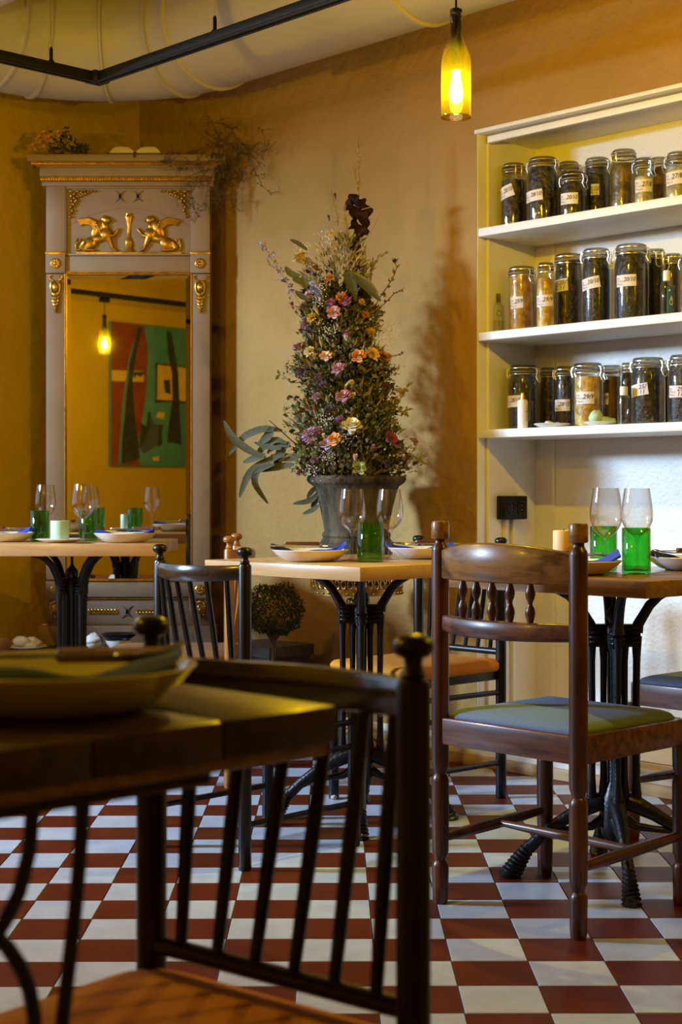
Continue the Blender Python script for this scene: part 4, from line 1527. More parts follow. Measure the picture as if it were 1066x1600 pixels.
# dark back-to-back crescents
def crescents(cx, cy, w, h, dep=0.002):
    r = MB()
    for e in (-1, 1):
        poly = []
        for i in range(13):
            t = -1 + 2 * i / 12
            poly.append((cx + e * w * (0.10 + 0.40 * t * t) - 0.0, cy + h * 0.5 * t))
        for i in range(12, -1, -1):
            t = -1 + 2 * i / 12
            poly.append((cx + e * w * (-0.03 + 0.53 * t * t), cy + h * 0.5 * t))
        poly2 = poly
        r.prism(poly2, 0.010 - dep, 0.014)
    r.box2(cx - w * 0.10, cx + w * 0.10, 0.010 - dep, 0.014, cy - h * 0.30, cy + h * 0.30)
    return r


for px in (187, 215):
    r = crescents(mxp(px), mz(306), 16 / PXM, 18 / PXM)
    part('crescent_motif', r, M['grey_motif'], mi, smooth=0)
r = crescents(mxp(198.5), mz(956), 17 / PXM, 19 / PXM, 0.010)
part('crescent_motif', r, M['grey_motif'], mi, smooth=0)
# gilded laurel sprigs on the lower panel
for s in (-1, 1):
    r = MB()
    for k in range(9):
        cx = mxp(198.5) + s * (0.045 + 0.0135 * k)
        for e in (-1, 1):
            R = Matrix.Rotation(-s * e * 0.55, 3, 'Y')
            r.ball((cx, 0.002, mz(956) + e * 0.0055), (0.010, 0.004, 0.0034), 8, 5, R)
    r.tube([(mxp(198.5) + s * 0.036, 0.003, mz(956)), (mxp(198.5) + s * 0.165, 0.003, mz(956))], 0.0018, 6)
    part('laurel_sprig', r, M['gold'], mi)

# ------------------------------------------------------------------ low bench under the mirror and what stands on it
bn = thing('low_bench', 'low dark wooden bench carrying the trumeau mirror', 'bench', (-0.925, 6.165, 0))
m = MB()
m.box2(-0.41, 0.41, -0.165, 0.165, MZ - 0.035, MZ)
part('bench_top', m, M['dark_bench'], bn, 0.004)
for sx in (-1, 1):
    m = MB()
    m.box2(sx * 0.385 - 0.02, sx * 0.385 + 0.02, -0.15, 0.15, 0, MZ - 0.035)
    part('side_panel', m, M['dark_bench'], bn, 0.003)
m = MB()
m.box2(-0.365, 0.365, -0.150, -0.130, 0.06, MZ - 0.035)
part('front_panel', m, M['dark_bench'], bn, 0.003)


def lump(mb, c, r, seed, seg=14, rings=9, amp=0.22, sq=(1, 1, 1)):
    rn = random.Random(seed)
    ph = [(rn.uniform(0, 6), rn.uniform(2, 5), rn.uniform(2, 5)) for _ in range(4)]

    def fn(u, v):
        a = 2 * PI * u
        t = PI * v
        d = 1 + amp * sum(math.sin(p[1] * a + p[0]) * math.sin(p[2] * t + p[0]) for p in ph) / 2.5
        return (c[0] + r * d * math.sin(t) * math.cos(a) * sq[0], c[1] + r * d * math.sin(t) * math.sin(a) * sq[1], c[2] - r * d * math.cos(t) * sq[2])
    ph = [(p[0], round(p[1]), p[2]) for p in ph]
    return mb.grid(fn, seg, rings, closeu=True)


def wax_saucer(loc, r, mat, label, seed, slab, tall=0.02):
    solo('saucer', saucer_mesh(r), None, label, 'saucer', loc)
    m = MB()
    for k in range(3):
        lump(m, (r * 0.28 * math.cos(2.1 * k + seed), r * 0.2 * math.sin(2.1 * k), tall * (0.7 + 0.25 * k)), tall * 0.9, seed + k, sq=(1.5, 1.2, 0.85))
    solo('melted_candle', m, mat, slab, 'candle', (loc[0], loc[1], loc[2] + 0.003), smooth=70)


def saucer_mesh(r):
    m = MB()
    k = r / 0.0855
    m.lathe([(0, 0.004), (0.052 * k, 0.004), (0.074 * k, 0.011), (0.084 * k, 0.014), (0.0855 * k, 0.0125), (0.074 * k, 0.008), (0.050 * k, 0.0), (0, 0.0)], 40)
    return m.mesh('saucer', M['porcelain'], smooth=60)


wax_saucer((-1.258, 6.085, MZ), 0.080, M['wax_white'], 'shallow dish of melted wax on the bench beside the mirror', 5, 'crumpled white melted wax in a dish on the bench', 0.026)
m = MB()
lump(m, (0, 0, 0.034), 0.036, 21, amp=0.12, sq=(0.95, 0.95, 0.95))
m.tube([(0.030 * math.cos(t * 0.7), 0.030 * math.sin(t * 0.7), 0.020 + 0.003 * t) for t in range(9)], 0.012, 8)
solo('melted_candle', m, M['wax_white'], 'round lump of white melted candle next to the black bowl', 'candle', (-0.985, 6.055, MZ), smooth=70)
m = MB()
m.lathe([(0, 0), (0.032, 0), (0.034, 0.004), (0.052, 0.030), (0.056, 0.040), (0.053, 0.040), (0.046, 0.026), (0.028, 0.008), (0, 0.008)], 32)
solo('bowl', m, M['porcelain'], 'white bowl with a black dish set on it, on the bench', 'bowl', (-0.885, 6.055, MZ))
m = MB()
m.lathe([(0, 0.030), (0.030, 0.030), (0.050, 0.036), (0.068, 0.050), (0.070, 0.056), (0.066, 0.056), (0.048, 0.044), (0.028, 0.038), (0, 0.038)], 32)
solo('dish', m, M['black_wood'], 'black dish resting on the white bowl on the bench', 'dish', (-0.885, 6.055, MZ + 0.0105))
for k, (x, lb) in enumerate(((-1.108, 'tall clear glass candle holder behind the iron pedestal, on the bench'), (-0.600, 'tall clear glass candle holder at the honey chair end of the bench'))):
    g = thing('candle_holder', lb, 'candle holder', (x, 6.075, MZ), 0, 'glass candle holders')
    m = MB()
    m.lathe([(0, 0), (0.030, 0), (0.031, 0.004), (0.012, 0.012), (0.009, 0.030), (0.013, 0.045), (0.009, 0.060), (0.015, 0.080), (0.010, 0.100), (0.014, 0.15), (0.019, 0.19), (0.017, 0.192), (0.010, 0.165), (0, 0.16)], 24)
    part('holder', m, M['jar_glass'], g)
    m = MB()
    m.lathe([(0, 0.158), (0.009, 0.160), (0.0095, 0.255), (0.007, 0.262), (0, 0.262)], 16)
    part('taper_candle', m, M['wax_white'], g)
m = MB()
m.lathe([(0, 0), (0.030, 0), (0.034, 0.010), (0.030, 0.018), (0.018, 0.024), (0, 0.026)], 24)
solo('tealight', m, M['wax_white'], 'flat white tealight on the bench beside the honey chair', 'candle', (-0.545, 6.06, MZ))

# ------------------------------------------------------------------ on the cornice: book, dried roses
bk_z = mz(245.5) + MZ
ob = thing('open_book', 'open old book with cream pages lying on the mirror cornice', 'book', (-0.842, MD - 0.005, bk_z))
m = MB()
m.box2(-0.112, 0.112, -0.045, 0.055, 0, 0.006)
part('cover', m, pbr('book_cover', (0.03, 0.025, 0.06), 0.6), ob, 0.001)
for s in (-1, 1):
    poly = [(s * 0.004, 0.006), (s * 0.106, 0.006), (s * 0.098, 0.018), (s * 0.085, 0.030), (s * 0.06, 0.033), (s * 0.025, 0.030), (s * 0.004, 0.014)]
    m = MB()
    m.prism(poly, -0.040, 0.050)
    part('page_block', m, pbr('old_pages', (0.66, 0.56, 0.38), 0.8, 0, (0.52, 0.42, 0.27), 90, 0.3, 0.7, stretch=(0.1, 0.1, 1)), ob, 0.001)
m = MB()
m.box2(-0.006, 0.006, -0.0545, -0.030, -0.014, 0.003)
m.box2(-0.006, 0.006, -0.052, 0.0, 0.0063, 0.0085)
part('ribbon', m, pbr('dark_ribbon', (0.06, 0.02, 0.012), 0.7), ob)

# ================================================================== PRESERVING JARS ON THE SHELVES
def content_mat(name, c1, c2, c3, scale, bump):
    m = pbr(name, c1, 0.35, 0, c2, vscale=scale, vlo=0.38, vhi=0.62, bump=bump, bscale=scale * 0.8, bdist=0.012, coat=0.3, col3=c3, detail=3)
    return m


CONT = {
    'dark': content_mat('dark_preserve', (0.004, 0.003, 0.002), (0.075, 0.038, 0.016), (0.010, 0.006, 0.004), 60, 0.9),
    'black': content_mat('black_preserve', (0.003, 0.003, 0.003), (0.045, 0.028, 0.018), (0.006, 0.005, 0.004), 80, 0.8),
    'amber': content_mat('amber_fruit', (0.30, 0.12, 0.012), (0.62, 0.36, 0.07), (0.48, 0.22, 0.025), 26, 1.0),
    'yellow': content_mat('yellow_fruit', (0.42, 0.20, 0.02), (0.78, 0.58, 0.20), (0.62, 0.36, 0.06), 28, 1.0),
    'murk': content_mat('murky_pickle', (0.06, 0.035, 0.008), (0.24, 0.16, 0.045), (0.13, 0.085, 0.02), 20, 0.8),
    'pale': content_mat('pale_pickle', (0.30, 0.25, 0.13), (0.58, 0.52, 0.34), (0.42, 0.36, 0.2), 30, 0.9),
    'brine': content_mat('brown_brine', (0.10, 0.045, 0.008), (0.20, 0.10, 0.02), (0.14, 0.065, 0.012), 10, 0.3),
}
NPL = 4.05


def on_shelf(px, b):
    """point on a line parallel to the wall, b metres inside the niche, seen at column px"""
    r = (px - 533.0) / F_PX
    d = (NPL + b) / (N.x * r + N.y)
    return Vector((r * d, d, 0))


def jar(px, w, ytop, shelf, row, cont, label, fill=0.86, tag=None, neck=0.86, clasp=0.9, lumpy=True):
    """w, ytop: apparent width and top in picture units; row = metres inside the niche;
    tag = (text, ink, px, py, w, h, tilt)"""
    p = on_shelf(px, row)
    d = p.y
    R = w * d / F_PX / 2
    z0 = SHELF_Z[shelf]
    h = CAM_H + (HORIZON - ytop) * d / F_PX - z0
    view = math.atan2(-p.y, -p.x)          # direction from the jar to the camera
    t = thing('preserving_jar', label, 'jar', (p.x, p.y, z0), view, 'clip-top preserving jars in the niche')
    # local x points at the viewer
    rn = R * neck
    zs = h - 0.052
    m = MB()
    m.lathe([(0, 0.0), (R * 0.85, 0.0), (R * 0.97, 0.004), (R, 0.012), (R, zs - 0.022), (R * 0.985, zs - 0.012), (R * 0.94 if neck < 0.95 else R * 0.99, zs), (rn, zs + 0.010), (rn * 0.985, zs + 0.016), (rn * 1.03, zs + 0.019), (rn * 1.03, zs + 0.024), (rn * 0.98, zs + 0.026)], 36)
    part('glass_body', m, M['jar_glass'], t, smooth=50)
    m = MB()
    m.lathe([(rn * 0.92, zs + 0.025), (rn * 1.05, zs + 0.0255), (rn * 1.05, zs + 0.029), (rn * 0.92, zs + 0.0295)], 32, close=True)
    part('rubber_seal', m, M['rubber'], t)
    m = MB()
    m.lathe([(rn * 0.95, zs + 0.0295), (rn * 1.04, zs + 0.030), (rn * 1.05, zs + 0.034), (rn * 1.0, zs + 0.037), (rn * 1.0, zs + 0.044), (rn * 0.97, zs + 0.049), (rn * 0.88, zs + 0.052), (rn * 0.80, zs + 0.0515), (rn * 0.74, zs + 0.048), (0, zs + 0.047)], 36)
    part('lid', m, M['lid_glass'], t, smooth=50)
    # contents
    m = MB()
    zt = 0.008 + (zs + 0.010) * min(1.04, fill * 1.08)
    rc = R - 0.0025
    n = 7
    prof = [(0, 0.006)]
    for i in range(n + 1):
        z = 0.006 + (zt - 0.006) * i / n
        rr = rc
        if z > zs - 0.012:
            k = min(1.0, (z - (zs - 0.012)) / 0.022)
            rr = rc + (rn - 0.003 - rc) * k
        if i == 0:
            rr = rc * 0.94
        prof.append((rr * (1 - (0.012 if (i % 2 and lumpy) else 0)), z))
    prof.append((rc * 0.5, zt + 0.003))
    prof.append((0, zt))
    m.lathe(prof, 28)
    part('contents', m, CONT[cont], t, smooth=60)
    # wire bail with clasp
    m = MB()
    zr = zs + 0.0405
    m.tube([((rn * 1.02 + 0.001) * math.cos(2 * PI * i / 28), (rn * 1.02 + 0.001) * math.sin(2 * PI * i / 28), zr) for i in range(28)], 0.0015, 6, closed=True)
    m.tube([((rn * 1.05) * math.cos(2 * PI * i / 28), (rn * 1.05) * math.sin(2 * PI * i / 28), zs + 0.0185) for i in range(28)], 0.0011, 6, closed=True)
    for ca in (clasp, clasp + PI):
        c, s = math.cos(ca), math.sin(ca)

        def q(rad, tang, z):
            return (rad * c - tang * s, rad * s + tang * c, z)
        ro = rn * 1.05
        for e in (-0.011, 0.011):
            m.tube([q(ro, e, zs + 0.0405), q(ro + 0.007, e, zs + 0.037), q(ro + 0.009, e, zs + 0.022), q(ro + 0.004, e, zs + 0.008)], 0.0017, 6)
        if ca == clasp:
            m.tube([q(ro + 0.004, -0.011, zs + 0.010), q(ro + 0.012, -0.010, zs - 0.006), q(ro + 0.013, 0, zs - 0.012), q(ro + 0.012, 0.010, zs - 0.006), q(ro + 0.004, 0.011, zs + 0.010)], 0.0017, 6)
        m.tube([q(ro + 0.008, -0.011, zs + 0.030), q(ro + 0.008, 0.011, zs + 0.030)], 0.0012, 6)
    part('wire_bail', m, M['wire'], t)
    if tag:
        text, ink, lx, ly, lw, lh, tilt = tag
        sc = d / F_PX
        off = (lx - px) * sc
        off = max(-R * 0.92, min(R * 0.92, off))
        a0 = math.asin(off / R)
        zc = CAM_H + (HORIZON - ly) * sc - z0
        W, H = lw * sc / max(0.75, math.cos(a0)), lh * sc
        rot = math.radians(tilt)

        def wrap(x, y, lift):
            xx = x * math.cos(rot) - y * math.sin(rot)
            yy = x * math.sin(rot) + y * math.cos(rot)
            an = a0 + xx / R
            return ((R + lift) * math.cos(an), (R + lift) * math.sin(an), zc + yy)
        m = MB()
        nn = 9
        vs = [wrap(W * (i / (nn - 1) - 0.5), H * e, lf) for lf in (0.0004, 0.0012) for e in (-0.5, 0.5) for i in range(nn)]
        fs = []
        for i in range(nn - 1):
            fs.append((2 * nn + i, 2 * nn + i + 1, 3 * nn + i + 1, 3 * nn + i))
            fs.append((i, nn + i, nn + i + 1, i + 1))
            fs.append((i, i + 1, 2 * nn + i + 1, 2 * nn + i))
            fs.append((nn + i, 3 * nn + i, 3 * nn + i + 1, nn + i + 1))
        fs.append((0, 2 * nn, 3 * nn, nn))
        fs.append((nn - 1, 2 * nn - 1, 4 * nn - 1, 3 * nn - 1))
        m.add(vs, fs)
        lb = part('paper_label', m, M['paper'], t, smooth=60)
        if W > 0.025:
            vs, fs = text_poly('Be\nMore\nPlant.', H * 0.30)
            m = MB()
            w_ = max(v[0] for v in vs)
            m.add([wrap(v[0] - W * 0.5 + w_ + W * 0.05, v[1] - H * 0.02, 0.0016) for v in vs], fs)
            part('printed_words', m, M['ink_grey'], lb, smooth=0)
        m = MB()
        big = text.split('\n')
        vs, fs = text_poly(text, H * (0.52 if len(big) == 1 else 0.50), 0.25, 0.012)
        w_ = max(v[0] for v in vs)
        sq = min(1.0, (W * (0.56 if W > 0.025 else 0.8)) / (2 * w_))
        cx = W * (0.47 if W > 0.025 else 0.45) - w_ * sq
        m.add([wrap(v[0] * sq + cx, v[1] + H * 0.10 * (len(big) == 1), 0.0016) for v in vs], fs)
        part('handwriting', m, M['ink_blue' if ink == 'b' else 'ink_black'], lb, smooth=0)
    return t


# top shelf
jar(803, 41, 256.7, 0, 0.12, 'dark', 'small jar of dark preserve with a steeply tilted label, at the niche side', 0.80, ('20/10', 'k', 790, 303, 21, 19, 16), clasp=0.35)
jar(848.5, 51, 247.6, 0, 0.10, 'dark', 'wide jar of dark preserve labelled 28/10 on the top shelf', 0.92, ('28/10', 'k', 832.5, 309.5, 26, 17, 5), clasp=1.0)
jar(889, 36, 254, 0, 0.23, 'brine', 'unlabelled jar half hidden behind the low 20/10 jar on the top shelf', 0.9, None, clasp=1.2)
jar(896, 42, 270, 0, 0.085, 'dark', 'low squat jar of dark preserve labelled 20/10 on the top shelf', 0.88, ('20/10', 'k', 888.5, 313.5, 28, 17.5, 0), clasp=0.95)
jar(934, 42, 248, 0, 0.20, 'black', 'black-filled jar with a small amber label, behind the squat jar', 0.95, ('/10', 'k', 930, 300, 13, 17, 0), clasp=1.0)
jar(975, 43, 235.4, 0, 0.13, 'murk', 'tallest jar on the top shelf, murky greenish pickle, no label', 0.86, None, clasp=2.4)
jar(1006, 30, 248, 0, 0.075, 'pale', 'narrow jar of pale pickle labelled 27/8 before an amber jar', 0.70, ('27/8', 'k', 1006, 292.5, 29, 20, 3), neck=0.9, clasp=0.9)
jar(1030, 30, 247, 0, 0.22, 'brine', 'amber brine jar peeking out between the two jars labelled 27/8', 0.9, None, clasp=0.6)
jar(1062, 44, 239, 0, 0.11, 'pale', 'wide jar of pale pickle labelled 27/8 at the far end of the top shelf', 0.78, ('27/8', 'k', 1053, 281.5, 28, 21, 5), clasp=1.0)
# middle shelf
jar(815.5, 41, 417.8, 1, 0.13, 'amber', 'jar packed with amber fruit labelled 29/9 beside the small clear bottle', 0.94, ('29/9', 'k', 807, 475, 19.5, 18, 3), neck=1.0, clasp=0.7)
jar(853, 30, 411, 1, 0.06, 'yellow', 'slim jar of golden fruit labelled 29/9 on the middle shelf', 0.82, ('29/9', 'k', 851, 471.5, 28, 18, 3), neck=0.78, clasp=0.7)
jar(889, 43, 398, 1, 0.155, 'dark', 'jar of dark preserve with blue handwriting 25/11 on the middle shelf', 0.96, ('25/\n11', 'b', 876, 448, 20, 19, 5), neck=1.0, clasp=1.3)
jar(932, 45, 389.5, 1, 0.10, 'black', 'wide dark jar with a tilted 20/10 label on the middle shelf', 0.95, ('20/10', 'k', 921.5, 445, 29, 18, 10), neck=0.9, clasp=1.0)
jar(987, 54, 383, 1, 0.10, 'black', 'largest dark jar on the middle shelf with a straight 20/10 label', 0.95, ('20/10', 'k', 978, 441.5, 31, 18, 1), neck=0.88, clasp=1.15)
jar(1025, 32, 390, 1, 0.22, 'black', 'dark jar without a label behind the clear pump bottle', 0.95, None, clasp=0.3)
jar(1052, 29, 397, 1, 0.19, 'black', 'slim dark jar with wire clasp turned forward, near the blue-labelled bottle', 0.95, None, clasp=-0.7)
jar(1082, 40, 398, 1, 0.12, 'amber', 'jar of amber fruit at the far end of the middle shelf', 0.9, None, clasp=0.9)
# lowest shelf
jar(818, 49, 571, 2, 0.14, 'black', 'wide black jar labelled 28/10 behind the white spray bottle', 0.95, ('28/10', 'k', 801, 628, 22, 18, 0), neck=0.84, clasp=1.15)
jar(857, 28, 575, 2, 0.265, 'black', 'black jar with a sliver of label, behind the saucer of white wax', 0.95, None, clasp=-1.2)
jar(883, 30, 573, 2, 0.185, 'black', 'black jar labelled 28/10 behind the saucer of white wax', 0.94, ('28/10', 'k', 876.5, 634, 26, 18, 1), neck=0.9, clasp=1.3)
jar(919, 44, 568, 2, 0.13, 'yellow', 'jar of yellow fruit pieces labelled 29/9 on the lowest shelf', 0.86, ('29/9', 'k', 914, 623, 29, 19, 1), neck=1.0, clasp=1.0)
jar(956, 29, 571, 2, 0.23, 'brine', 'brown brine jar standing behind the green wax saucer', 0.9, ('/9', 'k', 947, 624, 8, 18, 0), neck=1.0, clasp=2.2)
jar(980.5, 20, 567, 2, 0.22, 'black', 'narrow black jar behind the clear square bottle on the lowest shelf', 0.93, None, clasp=1.2)
jar(1013, 53, 559.5, 2, 0.13, 'black', 'largest black jar on the lowest shelf with a tilted blue 25/11 label', 0.95, ('25/\n11', 'b', 998, 610.5, 26, 18.5, 8), neck=0.9, clasp=1.0)
jar(1045, 24, 564, 2, 0.24, 'black', 'black jar squeezed in behind the two jars with blue handwriting', 0.93, None, clasp=0.3)
jar(1069, 50, 555, 2, 0.11, 'black', 'black jar labelled 29/11 in blue at the far end of the lowest shelf', 0.95, ('29/\n11', 'b', 1058, 613, 27, 18.5, -1), neck=0.85, clasp=1.0)


# ------------------------------------------------------------------ small bottles and dishes between the jars
def shelf_dims(px, w, ytop, shelf, row):
    p = on_shelf(px, row)
    s = p.y / F_PX
    return p, w * s / 2, CAM_H + (HORIZON - ytop) * s - SHELF_Z[shelf], math.atan2(-p.y, -p.x)


def print_marks(m, R, a0, z0, z1, n, w, seed):
    """a column of small printed marks, too fine to read, wrapped on a bottle"""
    rk = random.Random(seed)
    for i in range(n):
        z = z1 + (z0 - z1) * (i + 0.5) / n
        dh = abs(z1 - z0) / n * rk.uniform(0.25, 0.75)
        x0, x1 = -w / 2 * rk.uniform(0.5, 1), w / 2 * rk.uniform(0.5, 1)
        q = [(x0, z - dh / 2), (x1, z - dh / 2 * rk.uniform(0.3, 1)), (x1, z + dh / 2), (x0, z + dh / 2 * rk.uniform(0.3, 1))]
        m.add([((R + 0.0012) * math.cos(a0 + x / R), (R + 0.0012) * math.sin(a0 + x / R), zz_) for x, zz_ in q], [(0, 1, 2, 3)])


p, R, h, vw = shelf_dims(779, 17, 459, 1, 0.09)
t = thing('small_bottle', 'small clear bottle with a round black emblem at the niche side', 'bottle', (p.x, p.y, SHELF_Z[1]), vw)
m = MB()
m.lathe([(0, 0), (R * 0.9, 0), (R, 0.004), (R, h * 0.62), (R * 0.93, h * 0.70), (R * 0.55, h * 0.78), (R * 0.36, h * 0.80), (R * 0.36, h * 0.88)], 28)
part('glass_body', m, M['jar_glass'], t)
m = MB()
m.lathe([(0, h * 0.80), (R * 0.42, h * 0.80), (R * 0.42, h * 0.98), (R * 0.35, h), (0, h)], 20)
part('cap', m, M['lid_glass'], t)
m = MB()
m.lathe([(0, 0.004), (R * 0.9, 0.004), (R * 0.92, h * 0.33), (0, h * 0.33)], 24)
part('liquid', m, M['jar_glass'], t)
m = MB()
for i in range(26):
    a = 2 * PI * i / 26 * 0.86 - 1.2
    b = 2 * PI * (i + 1) / 26 * 0.86 - 1.2
    rr, th, zc = 0.0085, 0.0016, h * 0.50
    q = []
    for (an, rd) in ((a, rr), (b, rr), (b, rr - th), (a, rr - th)):
        xx, zz_ = rd * math.cos(an) + 0.002, rd * math.sin(an) * 1.3
        q.append(((R + 0.0012) * math.cos(xx / R), (R + 0.0012) * math.sin(xx / R), zc + zz_))
    m.add(q, [(0, 1, 2, 3)])
part('emblem', m, M['ink_black'], t, smooth=0)

p, R, h, vw = shelf_dims(1042, 20, 423, 1, 0.045)
t = thing('pump_bottle', 'clear plastic bottle with a blue label showing a pale drop', 'bottle', (p.x, p.y, SHELF_Z[1]), vw)
m = MB()
m.lathe([(0, 0), (R * 0.9, 0), (R, 0.004), (R, h * 0.66), (R * 0.90, h * 0.72), (R * 0.52, h * 0.77), (R * 0.50, h * 0.79)], 28)
part('plastic_body', m, M['jar_glass'], t)
m = MB()
m.lathe([(0, h * 0.77), (R * 0.56, h * 0.77), (R * 0.56, h * 0.97), (R * 0.50, h), (0, h)], 20)
part('cap', m, pbr('white_cap', (0.75, 0.75, 0.74), 0.4), t)
m = MB()
z0_, z1_ = h * 0.06, h * 0.63
lab = [(0.35 + 1.25 * i / 8) - 0.35 for i in range(9)]
vs = [((R + 0.0008) * math.cos(a), (R + 0.0008) * math.sin(a), z) for z in (z0_, z1_) for a in lab]
m.add(vs, [(i, i + 1, 9 + i + 1, 9 + i) for i in range(8)])
lbm = part('blue_label', m, pbr('blue_label', (0.02, 0.13, 0.32), 0.5), t)
m = MB()
dz = h * 0.30
poly = [(0, 0.020), (-0.004, 0.010), (-0.0065, 0.002), (-0.007, -0.004), (-0.0045, -0.010), (0, -0.012), (0.0045, -0.010), (0.007, -0.004), (0.0065, 0.002), (0.004, 0.010)]
m.add([((R + 0.0014) * math.cos(0.75 + x / R), (R + 0.0014) * math.sin(0.75 + x / R), dz + z) for x, z in poly], [tuple(range(len(poly)))])
part('drop_print', m, pbr('pale_orange_print', (0.80, 0.60, 0.42), 0.6), lbm, smooth=0)
m = MB()
for (x0, z0, w_, h_) in ((-0.0105, 0.034, 0.0075, 0.0028), (-0.0082, 0.0317, 0.0028, 0.0075)):
    q = [(x0, z0), (x0 + w_, z0), (x0 + w_, z0 + h_), (x0, z0 + h_)]
    m.add([((R + 0.0014) * math.cos(0.75 + x / R), (R + 0.0014) * math.sin(0.75 + x / R), dz + z) for x, z in q], [(0, 1, 2, 3)])
part('cross_print', m, pbr('white_print', (0.75, 0.78, 0.8), 0.6), lbm, smooth=0)

p, R, h, vw = shelf_dims(817, 16, 614, 2, 0.04)
t = thing('spray_bottle', 'small white spray bottle with vertical dark lettering and gold collar', 'bottle', (p.x, p.y, SHELF_Z[2]), vw)
m = MB()
m.lathe([(0, 0), (R * 0.92, 0), (R, 0.004), (R, h * 0.74), (R * 0.93, h * 0.79), (R * 0.6, h * 0.82), (0, h * 0.82)], 28)
bd = part('bottle_body', m, pbr('white_plastic', (0.78, 0.72, 0.66), 0.35), t)
m = MB()
m.lathe([(0, h * 0.81), (R * 0.42, h * 0.81), (R * 0.42, h * 0.98), (R * 0.36, h), (0, h)], 20)
part('gold_collar', m, M['brass'], t)
m = MB()
print_marks(m, R, 0.85, h * 0.20, h * 0.66, 9, 0.008, 4)
part('printed_marks', m, M['ink_black'], bd, smooth=0)

p, R, h, vw = shelf_dims(975, 19, 604, 2, 0.045)
t = thing('square_bottle', 'clear square-shouldered bottle with white cap next to the green wax', 'bottle', (p.x, p.y, SHELF_Z[2]), vw)
m = MB()
m.lathe([(0, 0), (R * 0.92, 0), (R, 0.003), (R, h * 0.68), (R * 0.92, h * 0.74), (R * 0.62, h * 0.78), (R * 0.55, h * 0.79)], 28)
part('plastic_body', m, M['jar_glass'], t)
m = MB()
m.lathe([(0, h * 0.77), (R * 0.66, h * 0.77), (R * 0.66, h * 0.97), (R * 0.60, h), (0, h)], 20)
part('cap', m, pbr('milky_cap', (0.70, 0.68, 0.64), 0.4), t)
m = MB()
print_marks(m, R, 0.75, h * 0.12, h * 0.62, 10, 0.005, 9)
part('printed_marks', m, M['ink_blue'], t, smooth=0)

p, R, h, vw = shelf_dims(863, 58, 657, 2, 0.052)
wax_saucer((p.x, p.y, SHELF_Z[2]), R, M['wax_white'], 'small white saucer with white wax flakes on the lowest shelf', 31, 'thin flakes of white wax on the small saucer', 0.010)
p, R, h, vw = shelf_dims(938, 52, 660, 2, 0.070)
solo('saucer', saucer_mesh(R), None, 'small white saucer holding a lump of green wax', 'saucer', (p.x, p.y, SHELF_Z[2]))
m = MB()
lump(m, (-0.014, 0, 0.026), 0.024, 41, amp=0.15, sq=(1, 0.9, 1.0))
lump(m, (0.014, 0.0, 0.016), 0.017, 42, amp=0.15, sq=(1.7, 0.9, 0.8))
lump(m, (0.040, 0.0, 0.013), 0.012, 43, amp=0.15, sq=(1.2, 0.9, 0.9))
solo('melted_candle', m, M['wax_green'], 'lump of pale green melted wax on the small saucer', 'candle', (p.x, p.y, SHELF_Z[2] + 0.003), smooth=70)

# ================================================================== URN WITH DRIED FLOWERS
UX, UD = 0.0545, 5.36
PPM = F_PX / UD


def uz(y):
    return CAM_H + (HORIZON - y) / PPM


def ux(px, d=UD):
    return (px - 533.0) / F_PX * d


GTZ = uz(905) + 0.004
gt = thing('gilt_side_table', 'small round side table with pierced brass gallery under the stone urn', 'side table', (UX, UD, 0))
m = MB()
m.lathe([(0, GTZ - 0.018), (0.155, GTZ - 0.018), (0.160, GTZ - 0.012), (0.160, GTZ - 0.002), (0.155, GTZ), (0, GTZ)], 48)
part('table_top', m, M['stone'], gt)
m = MB()
zb, zt_ = GTZ - 0.052, GTZ + 0.004
for z, rr in ((zb, 0.0035), (zb + 0.010, 0.0022), (zt_, 0.003), (zb + 0.018, 0.0022)):
    m.tube([(0.163 * math.cos(2 * PI * i / 48), 0.163 * math.sin(2 * PI * i / 48), z) for i in range(48)], rr, 6, closed=True)
m.lathe([(0.1600, zb), (0.1615, zb), (0.1615, zb + 0.019), (0.1600, zb + 0.019)], 48, close=True)
for k in range(44):
    a = 2 * PI * k / 44
    cx, cy, cz = 0.163 * math.cos(a), 0.163 * math.sin(a), (zb + 0.018 + zt_) / 2
    tx, ty = -math.sin(a), math.cos(a)
    m.tube([(cx + tx * 0.0085 * math.cos(q), cy + ty * 0.0085 * math.cos(q), cz + 0.015 * math.sin(q)) for q in [2 * PI * i / 10 for i in range(10)]], 0.0018, 5, closed=True)
    m.ball((0.164 * math.cos(a + 0.07), 0.164 * math.sin(a + 0.07), zb + 0.005), 0.0035, 6, 4)
part('brass_gallery', m, M['brass'], gt)
m = MB()
m.lathe([(0, 0.10), (0.020, 0.10), (0.022, 0.12), (0.014, 0.14), (0.016, 0.34), (0.022, 0.36), (0.022, 0.38), (0.012, 0.395), (0.014, 0.46), (0.024, 0.50), (0.012, 0.53), (0.022, GTZ - 0.03), (0.05, GTZ - 0.018), (0, GTZ - 0.018)], 24)
part('stem', m, M['brass'], gt)
for k in range(3):
    a = 2 * PI * k / 3 + 0.5
    m = MB()
    m.tube([(0.012 * math.cos(a), 0.012 * math.sin(a), 0.13), (0.06 * math.cos(a), 0.06 * math.sin(a), 0.10), (0.11 * math.cos(a), 0.11 * math.sin(a), 0.055), (0.15 * math.cos(a), 0.15 * math.sin(a), 0.012)], [0.012, 0.011, 0.010, 0.012], 10)
    part('leg', m, M['brass'], gt)
